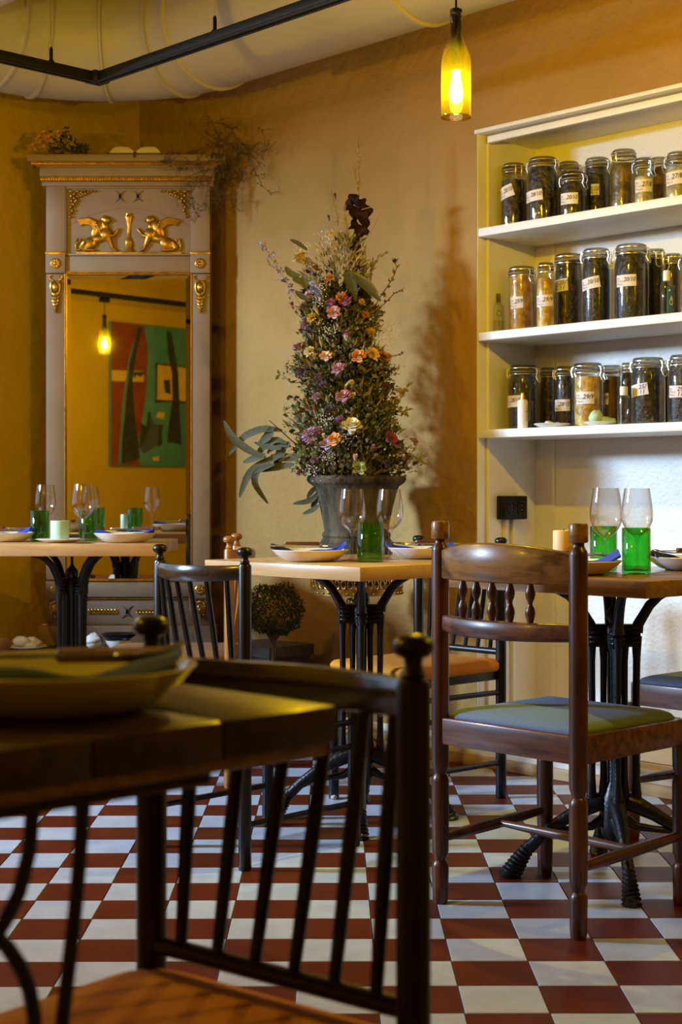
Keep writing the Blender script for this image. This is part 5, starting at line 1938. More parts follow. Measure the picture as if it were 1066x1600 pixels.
for k in range(3):
    a = 2 * PI * k / 3 - 1.9
    m = MB()
    m.ball((0.035 * math.cos(a), 0.035 * math.sin(a), GTZ - 0.085), 0.014, 12, 8)
    m.tube([(0.012 * math.cos(a), 0.012 * math.sin(a), GTZ - 0.13), (0.045 * math.cos(a), 0.045 * math.sin(a), GTZ - 0.11), (0.035 * math.cos(a), 0.035 * math.sin(a), GTZ - 0.085)], 0.004, 8)
    part('scroll_bracket', m, M['brass'], gt)

RIM = uz(741)
HU = RIM - GTZ
m = MB()
prof = [(0, 0), (0.075, 0.0), (0.078, 0.006), (0.072, 0.014), (0.066, 0.020), (0.070, 0.030), (0.095, 0.050), (0.118, 0.075), (0.127, 0.100), (0.126, 0.125), (0.118, 0.145), (0.122, 0.152), (0.120, 0.162), (0.113, 0.168),
        (0.118, 0.200), (0.128, 0.250), (0.140, 0.300), (0.150, 0.328), (0.162, 0.336), (0.172, 0.344), (0.176, 0.356), (0.172, 0.366), (0.160, HU), (0.148, HU - 0.002), (0.138, 0.335), (0.10, 0.30), (0, 0.30)]
k_ = HU / 0.372
prof = [(r, min(z * k_, HU)) for r, z in prof]
seg = 72


def urn_fn(u, v):
    i = v * (len(prof) - 1)
    r, z = prof[int(round(i))]
    a = 2 * PI * u
    if 0.04 * k_ < z < 0.14 * k_ and r > 0.06:
        r += 0.004 * math.cos(18 * a)
    return (r * math.cos(a), r * math.sin(a), z)


m.grid(urn_fn, seg, len(prof), closeu=True)
solo('stone_urn', m, M['stone'], 'weathered grey stone urn filled with dried flowers', 'urn', (UX, UD, GTZ), smooth=40)

# ------------------------------------------------------------------ flower shapes


def petal(mb, az, r0, r1, h, width, curl, tilt, mi=0, n=4):
    def fn(u, v):
        w = width * math.sin(PI * (0.18 + 0.70 * v)) * (u - 0.5) * 2
        rr = r0 + (r1 - r0) * v ** 1.3 + curl * max(0, v - 0.72) * 3.0
        z = h * math.sin(v * PI / 2 * (1.0)) - tilt * v * v - max(0, v - 0.8) * curl * 1.5
        a = az + w
        rr *= 1 - 0.10 * (abs(u - 0.5) * 2) ** 2
        return (rr * math.cos(a), rr * math.sin(a), z - 0.05 * (abs(u - 0.5) * 2) ** 2 * v)
    return mb.grid(fn, n, n, mi)


def rose_mesh(mat, seed, openness=1.0):
    rn = random.Random(seed)
    m = MB()
    for layer, (n, r0, r1, h, wd, cu) in enumerate(((3, 0.02, 0.15, 1.10, 1.3, 0.0), (4, 0.08, 0.32, 1.14, 1.1, 0.02), (5, 0.14, 0.52, 1.10, 0.95, 0.05), (6, 0.22, 0.72, 1.0, 0.85, 0.08), (6, 0.28, 0.86, 0.82, 0.80, 0.12))):
        for k in range(n):
            petal(m, 2 * PI * k / n + layer * 0.7 + rn.uniform(-0.2, 0.2), r0, r1 * openness * rn.uniform(0.9, 1.05), h * rn.uniform(0.92, 1.05), wd, cu, 0.0)
    m.ball((0, 0, -0.05), (0.22, 0.22, 0.18), 8, 5)
    return m.mesh('rose_bloom', mat, smooth=60)


def bud_mesh(mat, mat2, seed):
    m = MB()
    for layer, (n, r1, h) in enumerate(((3, 0.30, 1.25), (4, 0.46, 1.15), (4, 0.55, 0.95))):
        for k in range(n):
            petal(m, 2 * PI * k / n + layer * 0.8, 0.12, r1, h, 1.0, -0.05, 0)
    for k in range(5):
        petal(m, 2 * PI * k / 5, 0.10, 0.60, 0.45, 0.30, 0.1, 0.1, 1)
    m.ball((0, 0, -0.02), (0.2, 0.2, 0.2), 8, 5, mi=1)
    return m.mesh('rose_bud', [mat, mat2], smooth=60)


def fluffy_mesh(mat, seed):
    rn = random.Random(seed)
    m = MB()
    for k in range(70):
        t = math.acos(rn.uniform(-0.2, 1))
        a = rn.uniform(0, 2 * PI)
        d = Vector((math.sin(t) * math.cos(a), math.sin(t) * math.sin(a), math.cos(t)))
        o = d.orthogonal().normalized()
        q = d.cross(o)
        L, w = rn.uniform(0.75, 1.0), rn.uniform(0.10, 0.17)
        c0 = d * 0.2
        c1 = d * L * 0.75
        c2 = d * L + o * rn.uniform(-0.1, 0.1)
        m.add([c0, c1 + q * w, c2, c1 - q * w, c1 + o * w * 0.5], [(0, 1, 4), (1, 2, 4), (2, 3, 4), (3, 0, 4)])
    return m.mesh('fluffy_bloom', mat, smooth=0)


def flower_mat(name, c1, c2):
    return pbr(name, c1, 0.75, 0, c2, island=True, vlo=0.1, vhi=0.9, sheen=0.2)


FM = {
    'yellow': flower_mat('petal_yellow', (0.62, 0.40, 0.03), (0.80, 0.55, 0.08)),
    'cream': flower_mat('petal_cream', (0.66, 0.55, 0.28), (0.80, 0.72, 0.46)),
    'pink': flower_mat('petal_pink', (0.50, 0.20, 0.21), (0.66, 0.34, 0.32)),
    'rose': flower_mat('petal_dusty_rose', (0.33, 0.10, 0.12), (0.48, 0.19, 0.21)),
    'mauve': flower_mat('petal_mauve', (0.20, 0.07, 0.11), (0.34, 0.13, 0.18)),
    'lilac': flower_mat('petal_lilac', (0.34, 0.20, 0.34), (0.50, 0.32, 0.46)),
    'magenta': flower_mat('petal_magenta', (0.20, 0.012, 0.09), (0.32, 0.03, 0.15)),
    'orange': flower_mat('petal_orange', (0.55, 0.19, 0.02), (0.72, 0.33, 0.05)),
    'peach': flower_mat('petal_peach', (0.66, 0.36, 0.22), (0.78, 0.50, 0.33)),
    'purple': flower_mat('petal_purple', (0.075, 0.035, 0.065), (0.16, 0.08, 0.13)),
    'blue': flower_mat('petal_periwinkle', (0.22, 0.22, 0.40), (0.36, 0.35, 0.55)),
    'green': flower_mat('petal_green', (0.26, 0.34, 0.13), (0.40, 0.46, 0.22)),
    'white': flower_mat('petal_white', (0.62, 0.55, 0.44), (0.75, 0.70, 0.60)),
    'burgundy': flower_mat('petal_burgundy', (0.075, 0.010, 0.014), (0.14, 0.022, 0.024)),
}
LEAF = {
    'green': pbr('dried_leaf_green', (0.048, 0.058, 0.016), 0.75, 0, (0.19, 0.18, 0.060), island=True, vlo=0.05, vhi=0.95),
    'grey': pbr('eucalyptus_leaf', (0.040, 0.043, 0.020), 0.8, 0, (0.075, 0.076, 0.038), 8, 0.3, 0.7),
    'brown': pbr('dried_leaf_brown', (0.05, 0.026, 0.014), 0.75, 0, (0.17, 0.090, 0.040), island=True, vlo=0.05, vhi=0.95),
    'dark': pbr('dried_petal_black', (0.012, 0.004, 0.004), 0.8, 0, (0.040, 0.012, 0.009), 20, 0.3, 0.7, spec=0.15),
    'straw': pbr('dried_straw', (0.30, 0.20, 0.085), 0.8, 0, (0.46, 0.34, 0.17), island=True, vlo=0.05, vhi=0.95),
    'olive': pbr('dried_leaf_olive', (0.11, 0.10, 0.022), 0.7, 0, (0.26, 0.22, 0.06), island=True, vlo=0.05, vhi=0.95),
    'moss': pbr('twig_moss', (0.060, 0.042, 0.012), 0.85, 0, (0.11, 0.085, 0.028), island=True, vlo=0.05, vhi=0.95),
    'box': pbr('boxwood_leaf', (0.013, 0.018, 0.006), 0.8, 0, (0.040, 0.044, 0.015), island=True, vlo=0.05, vhi=0.95),
}


def leafcard(mb, p, d, L, w, fold, up=None, mi=0):
    d = d.normalized()
    s = d.cross(up if up is not None else Vector((0.3, -0.8, 0.5)))
    if s.length < 1e-4:
        s = d.orthogonal()
    s.normalize()
    nn = s.cross(d)
    a = p
    b = p + d * L * 0.45 + s * w + nn * fold
    c = p + d * L
    e = p + d * L * 0.45 - s * w + nn * fold
    q = p + d * L * 0.5
    mb.add([a, b, c, e, q], [(0, 1, 4), (1, 2, 4), (2, 3, 4), (3, 0, 4)], mi)


def strap(mb, pts, w, up=(0, -1, 0.2), n=12, cup=0.25, thick=0.0012):
    """a long curved leaf along control points with a pointed tip"""
    P = [Vector(p) for p in pts]

    def cr(t):
        k = len(P) - 1
        x = t * k
        i = min(int(x), k - 1)
        f = x - i
        p0, p1, p2, p3 = P[max(i - 1, 0)], P[i], P[i + 1], P[min(i + 2, k)]
        return 0.5 * ((2 * p1) + (-p0 + p2) * f + (2 * p0 - 5 * p1 + 4 * p2 - p3) * f * f + (-p0 + 3 * p1 - 3 * p2 + p3) * f ** 3)
    up = Vector(up)
    vs, fs = [], []
    for i in range(n):
        t = i / (n - 1)
        c = cr(t)
        d = (cr(min(1, t + 0.02)) - cr(max(0, t - 0.02))).normalized()
        s = d.cross(up).normalized()
        nn = s.cross(d)
        ww = w * (math.sin(PI * (0.06 + 0.90 * t)) ** 0.8)
        vs += [c - s * ww + nn * cup * ww, c + nn * 0.0, c + s * ww + nn * cup * ww, c - nn * thick]
    for i in range(n - 1):
        a, b = i * 4, (i + 1) * 4
        fs += [(a, a + 1, b + 1, b), (a + 1, a + 2, b + 2, b + 1), (a, b, b + 3, a + 3), (a + 3, b + 3, b + 2, a + 2)]
    mb.add(vs, fs)


# ------------------------------------------------------------------ the arrangement
fa = thing('flower_arrangement', 'tall cone of dried roses, grasses and eucalyptus rising from the stone urn', 'flowers', (UX, UD, RIM - 0.06))
FO = Vector((UX, UD, RIM - 0.06))


AXIS = [(760, 548, 0.15), (735, 547, 0.195), (690, 545, 0.205), (620, 540, 0.178), (560, 534, 0.160), (500, 528, 0.132), (450, 527, 0.120), (410, 533, 0.088), (370, 545, 0.050), (330, 556, 0.026), (300, 558, 0.012)]


def cone_axis(z):
    """(centre x, radius) of the arrangement at world height z"""
    A = [(uz(y), ux(c), r) for y, c, r in AXIS]
    if z <= A[0][0]:
        return A[0][1], A[0][2]
    for (a, ca, ra), (b, cb, rb) in zip(A, A[1:]):
        if z <= b:
            t = (z - a) / (b - a)
            return ca + (cb - ca) * t, ra + (rb - ra) * t
    return A[-1][1], A[-1][2]


def cone_pt(px, py, extra=0.0):
    z = uz(py)
    cx, R = cone_axis(z)
    x = ux(px) - cx
    dd = math.sqrt(max(0.0, R * R - x * x))
    d = UD - dd * 0.92 - extra
    k = d / UD
    return Vector((ux(px) * k, d, CAM_H + (z - CAM_H) * k))


BLOOMS = [  # px, py, size px, colour, type
    (471, 405, 23, 'yellow', 'r'), (482, 465, 16, 'pink', 'r'), (457, 478, 13, 'magenta', 'b'), (513, 432, 15, 'orange', 'f'), (532, 462, 18, 'orange', 'f'),
    (541, 473, 17, 'magenta', 'r'), (518, 474, 12, 'magenta', 'r'), (523, 490, 18, 'pink', 'r'), (524, 307, 10, 'burgundy', 'b'), (514, 341, 10, 'burgundy', 'b'),
    (517, 364, 9, 'yellow', 'f'), (522, 380, 8, 'yellow', 'f'), (485, 495, 16, 'yellow', 'f'), (477, 503, 18, 'mauve', 'f'), (541, 529, 16, 'white', 'b'), (540, 522, 11, 'magenta', 'r'),
    (580, 517, 15, 'yellow', 'f'), (466, 543, 15, 'rose', 'r'), (481, 547, 17, 'cream', 'f'), (492, 559, 13, 'orange', 'b'), (510, 559, 17, 'peach', 'r'), (561, 559, 20, 'orange', 'r'),
    (581, 554, 18, 'peach', 'r'), (599, 561, 20, 'rose', 'r'), (471, 578, 22, 'purple', 'f'), (530, 578, 18, 'rose', 'r'), (493, 618, 15, 'lilac', 'f'), (538, 622, 21, 'rose', 'r'),
    (552, 620, 13, 'cream', 'b'), (452, 620, 10, 'purple', 'f'), (462, 621, 10, 'purple', 'f'), (627, 612, 18, 'peach', 'f'), (550, 669, 27, 'cream', 'r'), (481, 678, 26, 'lilac', 'f'),
    (511, 697, 19, 'lilac', 'r'), (524, 689, 20, 'orange', 'r'), (506, 682, 10, 'cream', 'b'), (609, 686, 18, 'magenta', 'r'), (649, 689, 14, 'pink', 'f'), (583, 699, 10, 'pink', 'b'),
    (631, 706, 10, 'pink', 'b'), (621, 714, 9, 'peach', 'b'), (630, 718, 9, 'pink', 'b'), (620, 731, 9, 'peach', 'b'), (555, 717, 15, 'peach', 'b'), (561, 733, 19, 'green', 'r'),
    (468, 737, 12, 'mauve', 'f'), (493, 719, 12, 'burgundy', 'r'), (495, 672, 14, 'mauve', 'f'), (580, 703, 10, 'rose', 'b'), (505, 600, 16, 'purple', 'f'), (496, 588, 14, 'purple', 'f'),
    (514, 638, 17, 'purple', 'f'), (604, 603, 12, 'burgundy', 'f'), (619, 690, 14, 'purple', 'f'), (534, 558, 10, 'burgundy', 'f'), (489, 448, 13, 'blue', 'f'), (448, 575, 9, 'burgundy', 'b'),
    (622, 625, 10, 'orange', 'f'), (636, 648, 8, 'yellow', 'f'), (600, 460, 9, 'orange', 'f'), (571, 490, 13, 'orange', 'f'), (565, 470, 10, 'yellow', 'f'), (487, 640, 12, 'burgundy', 'b'),
    (532, 655, 17, 'mauve', 'f'), (549, 596, 9, 'yellow', 'f'), (470, 705, 14, 'green', 'f'), (490, 708, 12, 'green', 'f'), (604, 722, 14, 'purple', 'f'), (590, 668, 10, 'green', 'f')]
_bm = {}
rnf = random.Random(12)
for (px, py, sz, cn, ty) in BLOOMS:
    key = (cn, ty)
    if key not in _bm:
        if ty == 'r':
            _bm[key] = rose_mesh(FM[cn], hash(cn) % 97 + 3)
        elif ty == 'b':
            _bm[key] = bud_mesh(FM[cn], LEAF['green'], 5)
        else:
            _bm[key] = fluffy_mesh(FM[cn], 11)
    p = cone_pt(px, py, 0.030)
    o = link({'r': 'rose_bloom', 'b': 'rose_bud', 'f': 'fluffy_bloom'}[ty], _bm[key], fa)
    out = Vector((p.x - UX, p.y - UD, 0))
    if out.length < 0.02:
        out = Vector((0, -0.1, 0))
    out.normalize()
    ax = (out * rnf.uniform(0.7, 1.1) + Vector((rnf.uniform(-0.35, 0.35), -0.20, rnf.uniform(0.45, 1.2)))).normalized()
    if ty == 'b':
        ax = (ax + Vector((0, 0, 0.7))).normalized()
    o.rotation_mode = 'QUATERNION'
    o.rotation_quaternion = ax.to_track_quat('Z', 'Y')
    s = sz / 2 * p.y / F_PX * (1.42 if ty == 'r' else 1.30)
    o.scale = (s, s, s)
    o.location = p - FO - ax * s * 0.4

# foliage of the cone, too dense to count
rn = random.Random(5)


def foliage(name, mat, n, ylo, yhi, Lr, wr, fill=(0.55, 1.03), sel=None, lean=0.6):
    mb = MB()
    for _ in range(n):
        t = rn.random()
        py = ylo + (yhi - ylo) * t
        z = uz(py)
        cx, R = cone_axis(z)
        R *= 0.90 + 0.10 * math.sin(z * 37) + 0.06 * math.sin(z * 91 + 1)
        a = rn.uniform(-PI * 1.05, 0.05 * PI) if rn.random() < 0.8 else rn.uniform(0, 2 * PI)
        f = rn.uniform(*fill)
        R *= 1 + 0.10 * math.sin(3 * a + z * 25)
        p = Vector((cx + R * f * math.cos(a), UD + R * f * math.sin(a), z)) - FO
        if sel and not sel(p + FO):
            continue
        d = Vector((math.cos(a) + rn.gauss(0, 0.6), math.sin(a) + rn.gauss(0, 0.6), rn.gauss(lean, 0.6)))
        L = rn.uniform(*Lr)
        leafcard(mb, p, d, L, L * rn.uniform(*wr), L * 0.12, Vector((rn.gauss(0, 1), rn.gauss(0, 1), rn.gauss(0, 1))))
    part(name, mb, mat, fa, smooth=0, kind='stuff')


foliage('inner_leaves', LEAF['green'], 2400, 756, 455, (0.024, 0.046), (0.30, 0.50), (0.10, 0.78))
foliage('green_leaves', LEAF['green'], 2600, 752, 455, (0.012, 0.030), (0.22, 0.42), (0.6, 1.0))
foliage('olive_leaves', LEAF['olive'], 900, 750, 430, (0.016, 0.040), (0.18, 0.40), sel=lambda q: q.x > UX - 0.03)
foliage('brown_leaves', LEAF['brown'], 1100, 745, 420, (0.014, 0.034), (0.20, 0.45))
foliage('fine_sprigs', LEAF['green'], 2600, 752, 440, (0.008, 0.018), (0.18, 0.32), (0.85, 1.14))
foliage('upper_sprigs', LEAF['olive'], 360, 460, 372, (0.014, 0.034), (0.10, 0.22), (0.2, 1.15), lean=1.4)
foliage('straw_bits', LEAF['straw'], 520, 748, 400, (0.018, 0.05), (0.06, 0.14), (0.8, 1.08), lean=1.2)
# tiny white gypsophila
mb = MB()
for (px, py, rad, n) in ((516, 515, 16, 60), (600, 520, 22, 90), (608, 575, 14, 40), (512, 715, 16, 60), (655, 700, 18, 60), (486, 735, 14, 50), (540, 684, 12, 30), (505, 655, 14, 50), (497, 445, 14, 60), (500, 470, 12, 50), (440, 470, 1, 0), (475, 390, 14, 40), (508, 372, 16, 70)):
    for _ in range(n):
        q = cone_pt(px + rn.gauss(0, rad * 0.5), py + rn.gauss(0, rad * 0.5), rn.uniform(0.0, 0.05))
        mb.ball(q - FO, rn.uniform(0.0012, 0.0026), 5, 3)
part('gypsophila', mb, FM['white'], fa, smooth=0, kind='stuff')

# stems running down the middle and into the urn
for k in range(16):
    mb = MB()
    px = 533 + 60 * (k / 15) - 10
    py = rn.uniform(380, 520)
    top = cone_pt(px, py, -0.03) - FO
    bot = Vector((rn.uniform(-0.06, 0.06), rn.uniform(-0.06, 0.06), 0.0))
    mb.tube([bot, bot.lerp(top, 0.5) + Vector((rn.uniform(-0.02, 0.02), -0.01, 0)), top], [0.003, 0.0026, 0.0018], 6)
    part('stem', mb, LEAF['olive'] if k % 3 else LEAF['brown'], fa)

# the dark dried bloom spike at the top
spike = [(553, 312, 11), (546, 322, 10), (563, 320, 11), (571, 330, 13), (555, 333, 12), (566, 343, 12), (573, 350, 10), (553, 352, 11), (563, 362, 11), (571, 363, 8), (556, 372, 8), (555, 386, 10), (561, 396, 8), (556, 410, 9), (551, 421, 11), (564, 421, 11), (558, 428, 9), (566, 452, 8)]
for k, (px, py, sz) in enumerate(spike):
    mb = MB()
    p = Vector((ux(px), UD - 0.02 + 0.012 * math.sin(k * 2.3), uz(py))) - FO
    s = sz / 2 / PPM * 2.0
    rr = random.Random(k)
    a0 = rr.uniform(0, 6.28)

    def fn(u, v, s=s, a0=a0, rr=rr):
        x = (u - 0.5) * 2
        y = (v - 0.5) * 2
        k_ = max(abs(x), abs(y)) / max(1e-6, math.hypot(x, y)) if (x or y) else 1
        xx, yy = x * k_, y * k_
        yy *= 1.0 - 0.45 * abs(xx)
        z = 0.55 * (xx * xx - 0.6 * yy * yy) + 0.28 * math.sin(4 * xx + a0) * math.cos(3 * yy + a0)
        q = Vector((xx * s, z * s, yy * s))
        return p + Matrix.Rotation(a0, 3, 'Y') @ (Matrix.Rotation(0.9 * math.sin(a0 * 2.3), 3, 'X') @ q)
    mb.grid(fn, 6, 6)
    part('dark_petal', mb, LEAF['dark'], fa, smooth=60)
mb = MB()
mb.tube([Vector((ux(x), UD, uz(y))) - FO for x, y in ((557, 325), (556, 370), (558, 430), (556, 480), (552, 560))], [0.003, 0.004, 0.005, 0.005, 0.004], 8)
part('spike_stem', mb, LEAF['brown'], fa)
mb = MB()
mb.tube([Vector((ux(x), UD - 0.03, uz(y))) - FO for x, y in ((565, 330), (580, 326), (590, 333), (588, 348), (580, 362), (572, 375))], 0.0016, 6)
part('dry_tendril', mb, LEAF['straw'], fa)

# plumes of dry grass
for (x0, y0, x1, y1, wpx, n) in ((561, 320, 560, 218, 11, 260), (535, 395, 518, 300, 9, 180), (545, 400, 538, 325, 12, 220), (560, 312, 552, 262, 8, 110)):
    mb = MB()
    a = Vector((ux(x0), UD - 0.01, uz(y0))) - FO
    b = Vector((ux(x1), UD - 0.01, uz(y1))) - FO
    mb.tube([a, b], [0.0014, 0.0006], 5)
    for _ in range(n):
        t = rn.random()
        w = wpx / PPM * math.sin(PI * min(1, (0.12 + 0.88 * (1 - t)))) * rn.uniform(0.2, 1.0) * 0.7
        an = rn.uniform(0, 2 * PI)
        p = a.lerp(b, t * 0.98)
        d = Vector((math.cos(an) * w, math.sin(an) * w, abs(rn.gauss(0.012, 0.006))))
        mb.tube([p, p + d], [0.0005, 0.0007], 3, cap=False)
    part('grass_plume', mb, LEAF['straw'], fa, smooth=0)

# larkspur sprays (periwinkle florets on a thin stem)
for path, n in (([(409, 386), (420, 398), (433, 420), (446, 440), (462, 465), (482, 500)], 5), ([(478, 402), (486, 420), (494, 442), (496, 462)], 6)):
    mb = MB()
    P = [cone_pt(x, y, 0.03) - FO if x > 470 else Vector((ux(x), UD - 0.06, uz(y))) - FO for x, y in path]
    mb.tube(P, 0.0012, 5)
    st = part('larkspur_stem', mb, LEAF['olive'], fa)
    mb = MB()
    for i in range(len(P) - 2 if n == 5 else len(P)):
        for _ in range(16 if n == 6 else 9):
            j = min(i + 1, len(P) - 1)
            c = P[i].lerp(P[j], rn.random()) + Vector((rn.gauss(0, 0.010), rn.gauss(0, 0.010), rn.gauss(0, 0.008)))
            for q in range(4):
                leafcard(mb, c, Vector((rn.gauss(0, 1), rn.gauss(-0.4, 1), rn.gauss(0, 1))), 0.011, 0.0042, 0.002)
    part('larkspur_florets', mb, FM['blue'], st, smooth=0, kind='stuff')

# thin side twigs with small leaves at the right
for path, lm, L in (([(577, 500), (592, 470), (612, 440), (620, 420), (612, 405)], 'brown', 0.020), ([(585, 490), (600, 478), (615, 462), (632, 452)], 'brown', 0.014), ([(572, 455), (580, 430), (588, 410), (601, 398)], 'olive', 0.024),
                    ([(590, 690), (612, 650), (628, 620), (640, 600)], 'olive', 0.020), ([(600, 560), (618, 558), (632, 552)], 'brown', 0.012), ([(600, 700), (630, 700), (658, 702)], 'straw', 0.012), ([(470, 600), (455, 600), (443, 588), (437, 587)], 'green', 0.024),
                    ([(470, 660), (452, 655), (445, 640)], 'green', 0.022), ([(600, 650), (625, 645), (645, 640)], 'olive', 0.018), ([(500, 430), (497, 400), (500, 380)], 'straw', 0.015)):
    mb = MB()
    P = []
    for i, (x, y) in enumerate(path):
        P.append(Vector((ux(x), UD - 0.07 + 0.01 * i, uz(y))) - FO)
    mb.tube(P, [0.0018] * (len(P) - 1) + [0.0008], 5)
    for i in range(len(P) - 1):
        for _ in range(5):
            p = P[i].lerp(P[i + 1], rn.random())
            if i == 0:
                continue
            d = (P[i + 1] - P[i]).normalized() + Vector((rn.gauss(0, 0.9), rn.gauss(0, 0.9), rn.gauss(0, 0.7)))
            leafcard(mb, p, d, L * rn.uniform(0.7, 1.3), L * 0.28, L * 0.1, Vector((rn.gauss(0, 1), -1, rn.gauss(0, 1))))
    part('leafy_twig', mb, LEAF[lm], fa, smooth=0)

# eucalyptus leaves, each one a part


def eu(pts, w, mat='grey', dd=0.0, up=(0, -1, 0.25)):
    mb = MB()
    n = len(pts)
    strap(mb, [Vector((ux(x), UD - 0.10 + dd + 0.012 * i, uz(y))) - FO for i, (x, y) in enumerate(pts)], w * 1.3, up)
    part('eucalyptus_leaf', mb, LEAF[mat], fa, smooth=60)


def e2(u, v):
    return (340 + u / 2.961, 500 + v / 2.961)


for pts, w in (([(230, 640), (150, 605), (75, 545), (35, 470)], 0.011), ([(305, 518), (220, 510), (130, 545), (60, 625)], 0.0105), ([(258, 500), (240, 540), (195, 580)], 0.012), ([(325, 575), (270, 560), (210, 600), (185, 640)], 0.010),
               ([(340, 570), (305, 600), (285, 650), (268, 690)], 0.013), ([(345, 590), (285, 580), (235, 620)], 0.009), ([(300, 630), (220, 665), (150, 720), (108, 820)], 0.012), ([(270, 670), (195, 700), (180, 760), (237, 848)], 0.0095),
               ([(360, 670), (300, 680), (215, 690), (170, 700)], 0.011), ([(230, 625), (185, 640), (125, 662)], 0.010), ([(300, 600), (240, 590), (175, 570)], 0.008), ([(380, 640), (320, 640), (250, 630)], 0.012)):
    eu([e2(*q) for q in pts], w)
for pts, w in (([(470, 795), (430, 835), (350, 850)], 0.008), ([(480, 760), (440, 790), (415, 825)], 0.007), ([(472, 815), (455, 840), (435, 866)], 0.008), ([(475, 855), (440, 880), (395, 897)], 0.007)):
    eu([e2(*q) for q in pts], w, dd=0.06)
for pts, w, mt in (([(556, 470), (545, 440), (550, 437)], 0.020, 'grey'), ([(548, 436), (570, 455), (594, 478)], 0.014, 'grey'), ([(553, 434), (575, 448), (590, 466)], 0.006, 'olive'), ([(556, 478), (552, 460), (555, 440)], 0.008, 'grey'),
                   ([(482, 400), (468, 390), (455, 384)], 0.008, 'grey'), ([(470, 440), (456, 436), (448, 425)], 0.012, 'green'), ([(478, 452), (465, 445), (462, 440)], 0.012, 'green'), ([(480, 458), (476, 448), (474, 440)], 0.012, 'green'),
                   ([(485, 478), (472, 470), (463, 462)], 0.010, 'grey'), ([(640, 712), (655, 722), (664, 727)], 0.005, 'olive')):
    mb = MB()
    P = [Vector((ux(x), UD - 0.13, uz(y))) - FO for x, y in pts]
    strap(mb, P, w, n=8)
    part('broad_leaf', mb, LEAF[mt], fa, smooth=60)
mb = MB()
mb.tube([Vector((ux(e2(*q)[0]), UD - 0.10, uz(e2(*q)[1]))) - FO for q in ((245, 470), (300, 520), (350, 565), (400, 600))], [0.0012, 0.0018, 0.002, 0.002], 6)
part('bare_twig', mb, LEAF['dark'], fa)
mb = MB()
mb.tube([Vector((ux(x), UD - 0.09, uz(y))) - FO for x, y in ((438, 722), (455, 712), (480, 712), (510, 728))], [0.002, 0.003, 0.003, 0.003], 6)
part('eucalyptus_stem', mb, LEAF['olive'], fa)

# ------------------------------------------------------------------ dried yellow roses lying on the cornice
CZ = mz(245.5) + MZ
dr = thing('dried_rose_bunch', 'bunch of dried yellow roses with dark leaves lying on the mirror cornice', 'flowers', (-1.13, MD + 0.0, CZ))
DO = Vector((-1.13, MD, CZ))
yr = rose_mesh(flower_mat('petal_old_gold', (0.62, 0.30, 0.02), (0.80, 0.45, 0.05)), 8)
PM2 = F_PX / MD
for (px, py, sz) in ((57, 235, 14), (70, 230, 15), (73, 215, 13), (82, 222, 15), (94, 214, 11), (66, 222, 12)):
    o = link('rose_bloom', yr, dr)
    s = sz / 2 / PM2 * 1.3
    o.scale = (s, s, s)
    ax = Vector((-0.5 + 0.1 * (px % 5), -0.6, 0.25 + 0.1 * (py % 4))).normalized()
    o.rotation_mode = 'QUATERNION'
    o.rotation_quaternion = ax.to_track_quat('Z', 'Y')
    o.location = Vector(((px - 533) / PM2, MD - 0.045, CAM_H + (HORIZON - py) / PM2)) - DO - ax * s * 0.4
mb = MB()
for _ in range(190):
    px = rn.uniform(76, 138)
    hi = 240 - 34 * math.exp(-((px - 98) / 18) ** 2) - 10
    py = rn.uniform(hi, 242)
    p = Vector(((px - 533) / PM2, MD + rn.uniform(-0.035, 0.045), CAM_H + (HORIZON - py) / PM2)) - DO
    leafcard(mb, p, Vector((rn.gauss(0, 1), rn.gauss(-0.3, 0.7), rn.gauss(0.2, 0.7))), rn.uniform(0.012, 0.030), 0.006, 0.003, Vector((rn.gauss(0, 1), rn.gauss(0, 1), 1)))
part('dry_leaves', mb, pbr('dried_dark_leaf', (0.018, 0.022, 0.010), 0.7, 0, (0.075, 0.075, 0.028), island=True, vlo=0.05, vhi=0.95), dr, smooth=0, kind='stuff')
for k in range(5):
    mb = MB()
    a = Vector(((75 + 4 * k - 533) / PM2, MD - 0.01 + 0.008 * k, CZ + 0.030 + 0.004 * k)) - DO
    b = Vector(((140 + 3 * k - 533) / PM2, MD + 0.01 * k - 0.02, CZ + 0.004)) - DO
    mb.tube([a, b], 0.0022, 6)
    part('stem', mb, LEAF['brown'], dr)

# ------------------------------------------------------------------ tangle of mossy twigs over the cornice end
TO = Vector((-0.52, MD - 0.02, CZ))
tw = thing('twig_tangle', 'tangled bunch of thin mossy twigs trailing over the cornice end', 'twigs', TO)


def tpt(px, py, dd=0.0):
    r = (px - 533) / F_PX
    d = min(MD - 0.035 + dd, NPL / (N.x * r + N.y) - 0.12 + dd * 0.5)
    return Vector((r * d, d, CAM_H + (HORIZON - py) * d / F_PX)) - TO


def t2(u, v):
    return (240 + u / 5.33, 170 + v / 5.33)


rt = random.Random(77)


